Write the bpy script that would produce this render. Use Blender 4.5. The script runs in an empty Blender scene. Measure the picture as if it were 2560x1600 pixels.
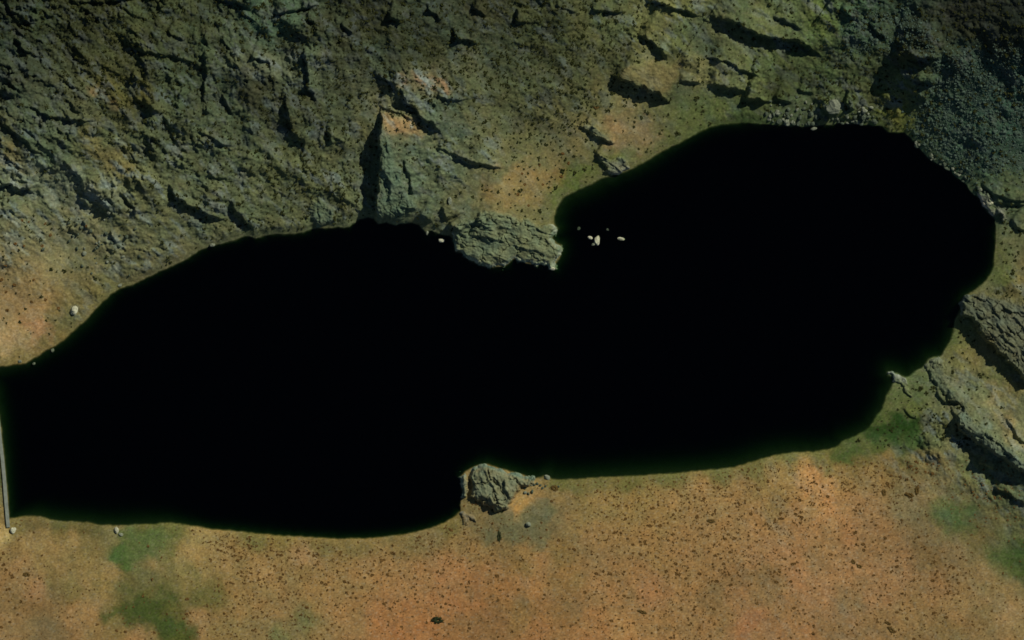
import bpy, math
import numpy as np
from mathutils import Vector

C = bpy.context.scene
COL = C.collection
RS = np.random.RandomState(7)

# ------------------------------------------------------------ camera, sky, sun, exposure
# 1 photograph pixel (of 2560 x 1600) is 0.2 m on the ground; water level is z = 0
CAM_H = 10000.0
cam_d = bpy.data.cameras.new('camera')
cam = bpy.data.objects.new('camera', cam_d); COL.objects.link(cam)
cam.location = (0, 0, CAM_H); cam.rotation_euler = (0, 0, 0)
cam_d.sensor_width = 36.0
cam_d.lens = 36.0 * CAM_H / 512.0
cam_d.clip_start = 10.0; cam_d.clip_end = 40000.0
C.camera = cam

SUN_EL, SUN_AZ = math.radians(43), math.radians(48)      # azimuth clockwise from north (+Y)
w = bpy.data.worlds.new('World'); C.world = w; w.use_nodes = True
nt = w.node_tree; nt.nodes.clear()
sky = nt.nodes.new('ShaderNodeTexSky'); sky.sky_type = 'NISHITA'; sky.sun_disc = False
sky.sun_elevation = SUN_EL; sky.sun_rotation = SUN_AZ; sky.altitude = 4000
bg = nt.nodes.new('ShaderNodeBackground'); bg.inputs['Strength'].default_value = 0.05
wo = nt.nodes.new('ShaderNodeOutputWorld')
nt.links.new(sky.outputs[0], bg.inputs[0]); nt.links.new(bg.outputs[0], wo.inputs[0])
sd = bpy.data.lights.new('sun', 'SUN'); sd.energy = 3.4; sd.angle = math.radians(0.55); sd.color = (1.0, 0.95, 0.87)
sun = bpy.data.objects.new('sun', sd); COL.objects.link(sun)
sdir = Vector((math.sin(SUN_AZ) * math.cos(SUN_EL), math.cos(SUN_AZ) * math.cos(SUN_EL), math.sin(SUN_EL)))
sun.rotation_euler = (-sdir).to_track_quat('-Z', 'Y').to_euler(); sun.location = (300, 300, 400)
C.view_settings.view_transform = 'Standard'; C.view_settings.look = 'None'
C.view_settings.exposure = 0.0; C.view_settings.gamma = 1.0
C.cycles.filter_width = 1.6
C.cycles.max_bounces = 4; C.cycles.transparent_max_bounces = 8

# ------------------------------------------------------------ helpers
TN = 1024
_r = np.random.RandomState(3)
PERM = _r.permutation(TN)
_a = _r.rand(TN) * 2 * math.pi
GX, GY = np.cos(_a), np.sin(_a)

def perlin(x, y, seed=0):
    x = x + seed * 37.13; y = y + seed * 91.7
    xi = np.floor(x).astype(np.int64); yi = np.floor(y).astype(np.int64)
    fx = x - xi; fy = y - yi
    u = fx * fx * fx * (fx * (fx * 6 - 15) + 10); v = fy * fy * fy * (fy * (fy * 6 - 15) + 10)
    def g(ix, iy, dx, dy):
        h = PERM[(PERM[ix & (TN - 1)] + iy) & (TN - 1)]
        return GX[h] * dx + GY[h] * dy
    a = g(xi, yi, fx, fy); b = g(xi + 1, yi, fx - 1, fy)
    c = g(xi, yi + 1, fx, fy - 1); d = g(xi + 1, yi + 1, fx - 1, fy - 1)
    return ((a + (b - a) * u) + ((c + (d - c) * u) - (a + (b - a) * u)) * v) * 1.5

def fbm(x, y, scale, octv=4, seed=0, gain=0.5):
    r = 0; amp = 1; f = 1.0 / scale
    for k in range(octv):
        r = r + amp * perlin(x * f, y * f, seed + k * 3 + 1); amp *= gain; f *= 2.03
    return r

def ridged(x, y, scale, octv=4, seed=0, gain=0.5):
    r = 0; amp = 1; f = 1.0 / scale
    for k in range(octv):
        n = 0.72 * perlin(x * f, y * f, seed + k * 5 + 2) + 0.62 * perlin((.8 * x + .6 * y) * f * 1.27 + .5, (-.6 * x + .8 * y) * f * 1.27 + .3, seed + k * 5 + 4)
        r = r + amp * (1 - 2 * np.abs(n)); amp *= gain; f *= 2.1
    return r

def sstep(a, b, x):
    t = np.clip((x - a) / (b - a), 0, 1)
    return t * t * (3 - 2 * t)

def W(px, py):                                            # ground plan of the place, metres
    return (np.asarray(px, float) - 1280) * 0.2, (800 - np.asarray(py, float)) * 0.2

def poly_sd(X, Y, pts):
    """signed distance, positive inside a closed polygon"""
    d2 = np.full(X.shape, 1e18); ins = np.zeros(X.shape, bool)
    n = len(pts)
    for i in range(n):
        ax, ay = pts[i]; bx, by = pts[(i + 1) % n]
        ex, ey = bx - ax, by - ay
        t = np.clip(((X - ax) * ex + (Y - ay) * ey) / (ex * ex + ey * ey + 1e-12), 0, 1)
        q = (X - ax - t * ex) ** 2 + (Y - ay - t * ey) ** 2
        np.minimum(d2, q, out=d2)
        if ay != by:
            c = ((ay > Y) != (by > Y)) & (X < (bx - ax) * (Y - ay) / (by - ay) + ax)
            ins ^= c
    d = np.sqrt(d2)
    return np.where(ins, d, -d)

def wpoly(p):
    x, y = W([q[0] for q in p], [q[1] for q in p]); return list(zip(x, y))

def lin(c):
    c = np.asarray(c, float) / 255.0
    return np.where(c <= 0.04045, c / 12.92, ((c + 0.055) / 1.055) ** 2.4)

def tag(o, label=None, cat=None, group=None, kind=None):
    if label: o['label'] = label
    if cat: o['category'] = cat
    if group: o['group'] = group
    if kind: o['kind'] = kind
    return o

def mesh_np(name, verts, faces, mat, cols=None, smooth=True):
    """verts (n,3); faces (m,3) or (m,4)"""
    me = bpy.data.meshes.new(name)
    k = faces.shape[1]
    me.vertices.add(len(verts)); me.vertices.foreach_set('co', np.ascontiguousarray(verts, np.float32).ravel())
    me.loops.add(faces.size); me.loops.foreach_set('vertex_index', np.ascontiguousarray(faces, np.int32).ravel())
    me.polygons.add(len(faces)); me.polygons.foreach_set('loop_start', np.arange(0, faces.size, k, dtype=np.int32))
    me.polygons.foreach_set('use_smooth', np.full(len(faces), smooth))
    if cols is not None:
        a = me.attributes.new('tint', 'FLOAT_COLOR', 'POINT')
        a.data.foreach_set('color', np.concatenate([cols, np.ones((len(cols), 1))], 1).astype(np.float32).ravel())
    me.update(calc_edges=True)
    if mat: me.materials.append(mat)
    return me

def link(name, me, parent=None, loc=None, rot=None, scale=None):
    o = bpy.data.objects.new(name, me); COL.objects.link(o)
    if parent: o.parent = parent
    if loc is not None: o.location = loc
    if rot is not None: o.rotation_euler = rot
    if scale is not None: o.scale = scale
    return o

def grid_faces(nx, ny):
    i = np.arange(ny - 1)[:, None] * nx + np.arange(nx - 1)[None, :]
    return np.stack([i, i + 1, i + 1 + nx, i + nx], -1).reshape(-1, 4)

# ------------------------------------------------------------ materials
def mat_tint(name, n_scale=0.9, var=0.25, bump=0.0, bscale=1.2, rough=1.0):
    m = bpy.data.materials.new(name); m.use_nodes = True
    t = m.node_tree; N = t.nodes; L = t.links; N.clear()
    out = N.new('ShaderNodeOutputMaterial'); p = N.new('ShaderNodeBsdfPrincipled')
    p.inputs['Roughness'].default_value = rough; p.inputs['Specular IOR Level'].default_value = 0.05
    a = N.new('ShaderNodeAttribute'); a.attribute_name = 'tint'
    g = N.new('ShaderNodeNewGeometry')
    nz = N.new('ShaderNodeTexNoise'); nz.inputs['Scale'].default_value = n_scale; nz.inputs['Detail'].default_value = 4
    L.new(g.outputs['Position'], nz.inputs['Vector'])
    mr = N.new('ShaderNodeMapRange'); mr.inputs['From Min'].default_value = 0.25; mr.inputs['From Max'].default_value = 0.75
    mr.inputs['To Min'].default_value = 1 - var; mr.inputs['To Max'].default_value = 1 + var
    L.new(nz.outputs['Fac'], mr.inputs['Value'])
    vm = N.new('ShaderNodeVectorMath'); vm.operation = 'SCALE'
    L.new(a.outputs['Color'], vm.inputs[0]); L.new(mr.outputs[0], vm.inputs['Scale'])
    L.new(vm.outputs[0], p.inputs['Base Color'])
    if bump:
        b = N.new('ShaderNodeBump'); b.inputs['Strength'].default_value = 1.0; b.inputs['Distance'].default_value = bump
        n2 = N.new('ShaderNodeTexNoise'); n2.inputs['Scale'].default_value = bscale; n2.inputs['Detail'].default_value = 3
        L.new(g.outputs['Position'], n2.inputs['Vector']); L.new(n2.outputs['Fac'], b.inputs['Height'])
        L.new(b.outputs[0], p.inputs['Normal'])
    L.new(p.outputs[0], out.inputs['Surface'])
    return m

def mat_plain(name, rgb, var=0.3, n_scale=1.5, obj_rand=True):
    m = bpy.data.materials.new(name); m.use_nodes = True
    t = m.node_tree; N = t.nodes; L = t.links; N.clear()
    out = N.new('ShaderNodeOutputMaterial'); p = N.new('ShaderNodeBsdfPrincipled')
    p.inputs['Roughness'].default_value = 0.95; p.inputs['Specular IOR Level'].default_value = 0.05
    g = N.new('ShaderNodeNewGeometry'); nz = N.new('ShaderNodeTexNoise'); nz.inputs['Scale'].default_value = n_scale
    nz.inputs['Detail'].default_value = 4
    L.new(g.outputs['Position'], nz.inputs['Vector'])
    r = N.new('ShaderNodeValToRGB')
    c = lin(rgb)
    r.color_ramp.elements[0].position = 0.3; r.color_ramp.elements[0].color = (*(c * (1 - var)), 1)
    r.color_ramp.elements[1].position = 0.7; r.color_ramp.elements[1].color = (*(c * (1 + var)), 1)
    L.new(nz.outputs['Fac'], r.inputs[0]); L.new(r.outputs[0], p.inputs['Base Color'])
    L.new(p.outputs[0], out.inputs['Surface'])
    return m

M_ground = mat_tint('ground_cover', 1.1, 0.22, bump=0.10, bscale=1.6)
M_rock = mat_tint('weathered_rock', 0.8, 0.30, bump=0.35, bscale=1.1)
M_boulder = mat_plain('pale_boulder', (122, 128, 106))
M_boulder_dark = mat_plain('grey_green_boulder', (80, 90, 72))
M_lake_stone = mat_plain('washed_lake_stone', (182, 182, 150))
M_scree = mat_plain('dark_scree', (74, 90, 76), 0.6, 0.9)
M_tuft = mat_plain('olive_bunch_grass', (106, 80, 42), 0.35, 0.8)
M_tuft_n = mat_plain('dark_green_bunch_grass', (50, 54, 26), 0.35, 0.8)
M_shrub = mat_plain('dark_shrub_leaves', (92, 74, 38), 0.4, 1.2)
M_shrub_g = mat_plain('dark_green_shrub_leaves', (46, 52, 30), 0.4, 1.2)
M_conc = mat_plain('grey_concrete', (128, 134, 118), 0.18, 0.6)

# ------------------------------------------------------------ shoreline
LAKE = [(-60,905),(-30,918),(0,915),(30,912),(66,907),(79,899),(98,887),(114,877),(143,861),(159,850),(172,837),(190,821),(212,804),(220,794),
(246,765),(265,747),(280,733),(304,719),(331,712),(357,700),(384,686),(413,672),(444,658),(471,645),(497,627),(518,618),(550,610),
(582,602),(611,590),(640,596),(666,588),(693,585),(727,586),(759,581),(780,572),(809,571),(838,568),(870,569),(883,559),(899,549),
(920,545),(936,548),(944,560),(965,556),(987,563),(1010,559),(1031,557),(1050,564),(1063,580),(1074,577),(1090,582),(1111,589),
(1127,590),(1135,609),(1137,630),(1158,635),(1172,650),(1190,660),(1211,667),(1233,668),(1259,666),(1272,657),(1282,648),(1296,651),
(1320,659),(1341,661),(1367,662),(1375,674),(1384,672),(1386,662),(1396,649),(1403,630),(1403,614),(1391,608),(1380,597),(1384,585),
(1394,572),(1384,559),(1384,543),(1394,516),(1407,495),(1439,477),(1476,461),(1502,446),(1529,441),(1544,434),(1571,426),(1597,413),
(1629,394),(1656,378),(1693,360),(1724,344),(1751,328),(1783,315),(1809,311),(1862,307),(1920,311),(1973,315),(2026,317),(2068,312),
(2121,308),(2169,312),(2206,317),(2219,331),(2261,331),(2277,347),(2298,370),(2317,392),(2338,408),(2375,424),(2386,440),(2417,463),
(2431,485),(2449,495),(2460,519),(2470,532),(2486,548),(2489,564),(2489,601),(2487,638),(2483,670),(2468,699),(2438,725),(2412,741),
(2401,757),(2399,776),(2388,797),(2386,813),(2378,848),(2354,890),(2322,898),(2311,914),(2274,940),(2264,945),(2243,934),(2219,930),
(2219,936),(2232,944),(2233,961),(2216,990),(2206,1020),(2190,1043),(2171,1072),(2137,1091),(2105,1104),(2089,1120),(2039,1129),
(1973,1133),(1920,1143),(1875,1157),(1836,1169),(1756,1177),(1677,1184),(1597,1190),(1505,1194),(1412,1200),(1380,1198),(1367,1189),
(1338,1197),(1312,1190),(1280,1180),(1243,1170),(1222,1162),(1201,1162),(1180,1170),(1161,1181),(1151,1192),(1153,1213),(1156,1234),
(1152,1253),(1151,1277),(1135,1293),(1111,1307),(1069,1323),(1024,1334),(971,1342),(918,1346),(852,1348),(799,1345),(706,1340),
(640,1334),(582,1327),(529,1324),(489,1316),(423,1307),(384,1310),(339,1312),(291,1314),(243,1312),(217,1306),(159,1304),(127,1300),
(95,1291),(63,1291),(22,1298),(19,1250),(15,1197),(11,1144),(5,1104),(0,1054),(-15,985)]
LAKE_W = wpoly(LAKE)

def lake_sd(X, Y):                                        # positive in the water, metres
    return poly_sd(X, Y, LAKE_W)

# steps in the rock: top edge of each face, drop seen as band width (photograph pixels) on its sun-averse side
CLIFFS = [
 ([(190,10),(250,8),(300,4),(355,-2)],12), ([(305,20),(330,35),(370,55)],6), ([(540,0),(600,8),(625,25)],12),
 ([(45,100),(70,130),(100,145)],14), ([(420,80),(460,105)],8), ([(380,135),(440,145),(490,160),(515,172)],9),
 ([(513,130),(516,180),(513,240)],11), ([(410,290),(418,318)],7), ([(495,330),(530,345),(560,365),(590,366)],7),
 ([(80,270),(120,290),(170,300),(230,305)],14), ([(0,305),(30,325),(70,355),(85,375),(115,390)],9),
 ([(165,405),(185,428),(205,445),(211,470),(217,488)],8), ([(-30,455),(0,462),(40,468),(80,480)],24),
 ([(200,495),(225,520)],10), ([(250,505),(265,525)],6), ([(300,480),(335,520),(342,540)],9),
 ([(425,470),(440,495),(470,512),(500,525),(550,550)],20), ([(580,505),(600,540),(628,570)],14),
 ([(275,580),(290,610)],7), ([(175,575),(197,588)],6), ([(205,555),(220,575)],7),
 ([(690,36),(740,30),(790,18)],13), ([(765,55),(800,66)],7), ([(630,145),(670,158)],14),
 ([(762,130),(772,190),(772,225),(788,250)],16), ([(714,250),(720,290),(732,330),(758,356)],15), ([(820,325),(829,362)],7),
 ([(970,45),(1012,56)],11), ([(1070,20),(1102,52)],12), ([(1130,80),(1150,103),(1192,110)],14), ([(935,185),(965,200),(990,215)],9),
 ([(1003,232),(1025,262),(1045,288),(1070,303),(1098,328)],18), ([(950,268),(975,275),(1005,285),(1030,302)],7),
 ([(953,290),(952,320),(951,350),(949,400),(947,440),(943,480),(940,520),(938,548)],38),
 ([(1095,370),(1130,385),(1170,400),(1202,412)],7), ([(1100,243),(1130,253),(1170,249)],8), ([(1140,398),(1180,408),(1250,420)],10),
 ([(1022,430),(1030,485)],8), ([(995,517),(1040,524)],7), ([(1050,538),(1082,552)],8), ([(1104,518),(1116,550)],12), ([(1126,555),(1142,582)],16),
 ([(1190,560),(1230,570)],7), ([(1180,588),(1230,596),(1262,606)],6),
 ([(1290,25),(1291,60)],12), ([(1480,20),(1510,33),(1556,33)],12), ([(1390,16),(1440,34)],7), ([(1630,3),(1660,16),(1700,26),(1743,38)],18),
 ([(1792,46),(1830,58),(1870,74),(1912,93),(1950,101),(2000,104),(2035,130)],30), ([(1603,88),(1630,103),(1645,120),(1667,145)],19),
 ([(1775,143),(1820,155),(1860,180),(1890,190)],10), ([(1538,192),(1565,205),(1610,222),(1640,233),(1668,252)],32),
 ([(1700,203),(1750,209)],9), ([(1775,213),(1830,222),(1862,228)],17), ([(1865,243),(1918,257)],20), ([(1465,310),(1492,320)],5),
 ([(1475,336),(1530,356)],7), ([(1490,383),(1522,400)],8), ([(1935,43),(1970,58),(2002,75)],11), ([(1995,225),(2032,236)],6),
 ([(1938,248),(1978,258)],9), ([(2108,262),(2137,273)],12), ([(2050,266),(2072,284)],12), ([(2238,143),(2290,148),(2342,146)],22),
 ([(2245,188),(2300,206),(2332,212)],16), ([(2270,222),(2312,252)],14), ([(2455,463),(2480,484),(2520,499),(2580,506)],10),
 ([(2485,508),(2560,512)],8), ([(2525,553),(2560,578)],10),
 ([(2383,1030),(2400,1062),(2432,1092),(2472,1122),(2520,1152),(2570,1185)],17), ([(2513,1050),(2540,1088),(2570,1118)],8),
 ([(2440,1068),(2500,1115),(2532,1150)],6), ([(2366,1000),(2402,1008)],8), ([(2448,1155),(2482,1173)],12), ([(2485,1220),(2522,1238),(2560,1262)],10),
 ([(2340,980),(2362,1010)],6), ([(2255,1022),(2290,1050)],4), ([(960,430),(975,470),(972,505)],7), ([(1010,400),(1018,440)],6),
 ([(600,30),(640,60)],7), ([(560,240),(580,290)],8), ([(120,60),(150,90)],7), ([(250,160),(300,190)],6), ([(330,190),(372,215)],6),
 ([(20,200),(60,235)],9), ([(140,345),(170,372)],7), ([(360,250),(395,285)],6), ([(600,420),(640,440)],6), ([(520,440),(575,452)],8),
 ([(855,60),(880,90)],9), ([(1180,20),(1215,45)],9), ([(2100,20),(2130,50)],10), ([(2170,60),(2210,100)],8),
]
OUTCROPS = {}

# slope of the land away from the shore (metres per metre), by place
SLOPES = [(0,780,.07),(150,700,.12),(0,550,.25),(100,300,.38),(0,0,.40),(400,200,.38),(450,500,.30),(700,300,.36),(800,60,.36),(950,250,.33),
 (1100,300,.28),(1180,440,.16),(1330,380,.12),(1400,200,.28),(1400,0,.33),(1600,300,.14),(1700,100,.22),(1900,60,.20),(2000,200,.22),(2100,250,.3),
 (2200,100,.42),(2350,150,.66),(2450,330,.58),(2560,50,.70),(2560,450,.25),(2540,620,.10),(2540,760,.15),(2400,950,.12),(2560,1100,.20),
 (2250,1010,.04),(2400,1200,.09),(2560,1400,.05),(2200,1500,.03),(1600,1400,.03),(1000,1450,.03),(400,1450,.03),(0,1400,.03),(0,1600,.03),
 (1800,1200,.05),(1200,1300,.04)]
def field(X, Y, pts, power=1.6):
    num = 0; den = 0
    for px, py, v in pts:
        cx, cy = W(px, py)
        wt = 1.0 / ((X - cx) ** 2 + (Y - cy) ** 2 + 90.0) ** power
        num = num + wt * v; den = den + wt
    return num / den

# rockiness 0..1
ROCK = [(0,780,.05),(150,700,.25),(60,620,.35),(0,450,.9),(150,300,1),(250,150,.7),(0,100,1),(400,100,.9),(450,300,1),(300,450,.9),(400,600,.5),
 (600,500,.8),(600,200,1),(750,350,.8),(820,300,.7),(850,480,.7),(750,100,1),(950,60,.9),(1000,150,.7),(1060,230,.8),(990,400,.4),(1000,460,.4),(1100,390,.7),(1180,360,.5),
 (1250,480,.12),(1300,400,.12),(1380,440,.05),(1300,250,.45),(1400,150,.5),(1450,50,.6),(1550,100,.6),(1500,330,.15),(1620,180,.25),(1650,60,.5),
 (1700,280,.15),(1750,120,.5),(1850,200,.4),(1900,60,.5),(2000,130,.5),(2000,200,.3),(2100,250,.7),(2150,60,.8),(2100,100,.8),(2300,100,.8),(2400,300,.5),
 (2560,200,.6),(2540,450,.3),(2520,650,.1),(2540,740,.5),(2350,950,.5),(2420,860,.1),(2380,1080,.7),(2500,1000,.3),(2560,1100,.7),(2480,1200,.5),
 (2250,1010,.03),(2400,1300,.1),(2200,1300,.02),(1600,1300,.02),(1200,1300,.1),(1100,1400,.02),(600,1400,.02),(100,1400,.02),(300,1340,.02),(2450,1500,.04),(1600,1550,.02)]

BEDS = [(0,915,.18),(60,950,.5),(200,820,.5),(400,690,.9),(700,600,.9),(900,560,1.2),(1130,620,.9),(1300,670,1.),(1400,600,.6),(1400,520,.2),(1470,480,.22),(1600,420,.4),(1750,340,.6),(2000,320,1.),
 (2250,340,1.2),(2450,500,1.),(2490,620,.7),(2420,760,.6),(2370,880,.35),(2300,930,.3),(2210,1000,.3),(2120,1100,.3),(1900,1150,.2),(1600,1190,.22),(1400,1195,.22),(1250,1160,.5),(1150,1230,.9),(1000,1330,.8),(800,1345,.8),
 (600,1330,.7),(300,1310,.3),(100,1290,.25),(20,1250,.7)]
def ground_h(X, Y, sdl):
    """height of the ground sheet without the free outcrops"""
    d = np.maximum(-sdl, 0)
    s = field(X, Y, SLOPES)
    D = 320.0
    far = sstep(500, 3000, np.hypot(X, Y))
    h = s * D * (1 - np.exp(-d / D))
    rk = np.clip(field(X, Y, ROCK, 2.2), 0, 1) * sstep(0.0, 5.0, d)
    rk0 = rk
    rk = rk * (0.42 + 0.58 * sstep(-0.35, 0.40, fbm(X + .5 * Y, Y * 1.4, 34, 3, 15)))      # turf fills the hollows between the rock bands
    # strata: three families of beds with fixed strikes, each holding its own part of the slope
    wx = X + 4.0 * fbm(X, Y, 28, 3, 11); wy = Y + 4.0 * fbm(X, Y, 28, 3, 21)
    lm = sstep(-60, -190, X) * 0.75 + 0.45
    nz = fbm(X, Y, 42, 3, 5)
    wts = []
    for ang, pts in ((-44, ((100,300),(60,450),(200,520),(300,150),(2400,1080),(2520,1000),(1650,60),(1950,80),(2450,330),(2560,100))),
                     (-12, ((560,430),(700,480),(1100,380),(1300,200),(1200,300),(1800,230),(1000,520),(2100,250),(2540,450),(2250,40),(420,620))),
                     (-84, ((520,200),(770,200),(730,310),(1000,430),(850,120),(2340,950),(620,330),(2290,1200)))):
        v = 0
        for q, (a, b) in enumerate(pts):
            cx, cy = W(a, b); v = v + 1.0 / ((X - cx) ** 2 + (Y - cy) ** 2 + 200.0) ** 1.5
        wts.append((ang, v * np.exp(0.9 * fbm(X, Y, 30, 2, 300 + ang))))
    tot = sum(v for _, v in wts)
    for ang, v in wts:
        v = sstep(0.22, 0.62, v / tot)
        th = math.radians(ang)
        al = wx * math.cos(th) + wy * math.sin(th); ac = -wx * math.sin(th) + wy * math.cos(th)
        k_ = rk * v; fam = 0.2 if ang == -84 else 1.0
        h = h + k_ * (1.3 * ridged(al / 2.8, ac, 15.0, 3, 31, 0.5) + 0.62 * fam * ridged(al / 2.1 + 1.4 * fbm(X, Y, 5, 2, 191), ac + 1.4 * fbm(X, Y, 5, 2, 195), 4.6, 4, 41, 0.6))
        # tilted beds: gentle backs towards the sun, short broken faces on the lee side
        for (wl, amp, sd2) in ((21.0, 2.4, 121), (13.0, 1.9, 131), (6.0, 0.8, 141)):
            ph = ac / wl + 0.9 * fbm(al / 3.0, ac, 22, 3, sd2) + 0.3 * fbm(X, Y, 5, 3, sd2 + 3)
            f = ph - np.floor(ph)
            br = sstep(-0.15, 0.5, fbm(al / 2.5, ac, 11, 3, sd2 + 7))
            h = h + k_ * lm * amp * br * sstep(0, 0.14, f) * (1 - f)
    h = h + rk * 1.25 * fbm(X, Y, 12, 4, 51, 0.55)
    h = h + rk0 * sstep(3, 30, d) * 2.6 * ridged(X * .75 - Y * .2, Y * .9 + X * .5, 42, 2, 55, .45)
    h = h + rk0 * sstep(2, 14, d) * 0.9 * ridged(X * .6 - Y * .3, Y * .8 + X * .6, 19, 2, 58, .5)
    h = h + rk0 * (0.20 * ridged(X, Y, 2.0, 2, 151) + 0.34 * ridged(X + 2.2 * fbm(X, Y, 7, 3, 171), Y + 2.2 * fbm(X, Y, 7, 3, 181), 4.6, 4, 157, .62) * sstep(-.5, .4, nz))
    h = h + rk0 * 0.45 * sstep(0.1, 0.4, fbm(X, Y, 3.1, 2, 163))
    # blocky knobs
    kn = fbm(X, Y, 5.0, 3, 71)
    h = h + rk * 0.9 * sstep(0.15, 0.42, kn)
    h = h + (0.9 * fbm(X, Y, 70, 3, 61) * sstep(0, 14, d)) * (0.4 + rk) * 1.2
    h = h + 0.10 * fbm(X, Y, 3.0, 3, 81) * sstep(0, 2, d) + 0.16 * fbm(X, Y, 9.0, 3, 85) * sstep(0, 3, d)
    h = h + 25 * far * fbm(X, Y, 900, 4, 91)
    for pts, wd in CLIFFS:
        P = wpoly(pts)
        xs = [p[0] for p in P]; ys = [p[1] for p in P]
        hh = wd * 0.2 * 1.3 + 0.3
        Lq = 5.0 + hh * 1.8
        m = (X > min(xs) - 3 * Lq - 3) & (X < max(xs) + 3 * Lq + 3) & (Y > min(ys) - 3 * Lq - 3) & (Y < max(ys) + 3 * Lq + 3)
        if not m.any(): continue
        x = X[m]; y = Y[m]
        jit = 0.8 * fbm(x, y, 4.5, 3, 101) * min(1.3, 0.35 + hh / 5)
        x = x + jit; y = y + 0.8 * jit
        best = np.full(x.shape, 1e9); sgn = np.ones(x.shape); tt = np.zeros(x.shape)
        tot = sum(math.hypot(P[i+1][0]-P[i][0], P[i+1][1]-P[i][1]) for i in range(len(P)-1)); acc = 0
        for i in range(len(P) - 1):
            ax, ay = P[i]; bx, by = P[i + 1]; ex, ey = bx - ax, by - ay; l = math.hypot(ex, ey)
            t = ((x - ax) * ex + (y - ay) * ey) / (l * l)
            tc = np.clip(t, 0, 1)
            q = np.hypot(x - ax - tc * ex, y - ay - tc * ey)
            nx_, ny_ = -ey / l, ex / l
            if nx_ * 0.74 + ny_ * 0.67 < 0: nx_, ny_ = -nx_, -ny_
            side = (x - ax) * nx_ + (y - ay) * ny_
            b = q < best
            best = np.where(b, q, best); sgn = np.where(b, np.where(side > 0, 1.0, -1.0), sgn); tt = np.where(b, (acc + t * l) / tot, tt)
            acc += l
        ends = sstep(-0.12, 0.14, tt) * sstep(1.12, 0.86, tt)
        s_ = best * sgn
        face = sstep(-0.55, 0.55, s_)
        add = hh * face * ends * np.exp(-np.maximum(s_, 0) / Lq) * (1 + min(0.3, 0.6 / hh) * fbm(x, y, 5, 3, 905) + 0.12 * fbm(x, y, 14, 2, 915))
        h[m] += add
    # shore bank and lake bed
    h = h + 0.25 * sstep(0, 2.5, d)
    bs = field(X, Y, BEDS)
    bed = -0.25 - bs * np.maximum(sdl, 0) - 0.012 * np.maximum(sdl, 0) ** 2
    bed = np.maximum(bed, -28)
    rk = np.clip(rk * 1.1, 0, 1)
    return np.where(sdl > 0, bed + 0.1 * fbm(X, Y, 4, 2, 7) * sstep(0, 2, sdl), h), rk

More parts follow.
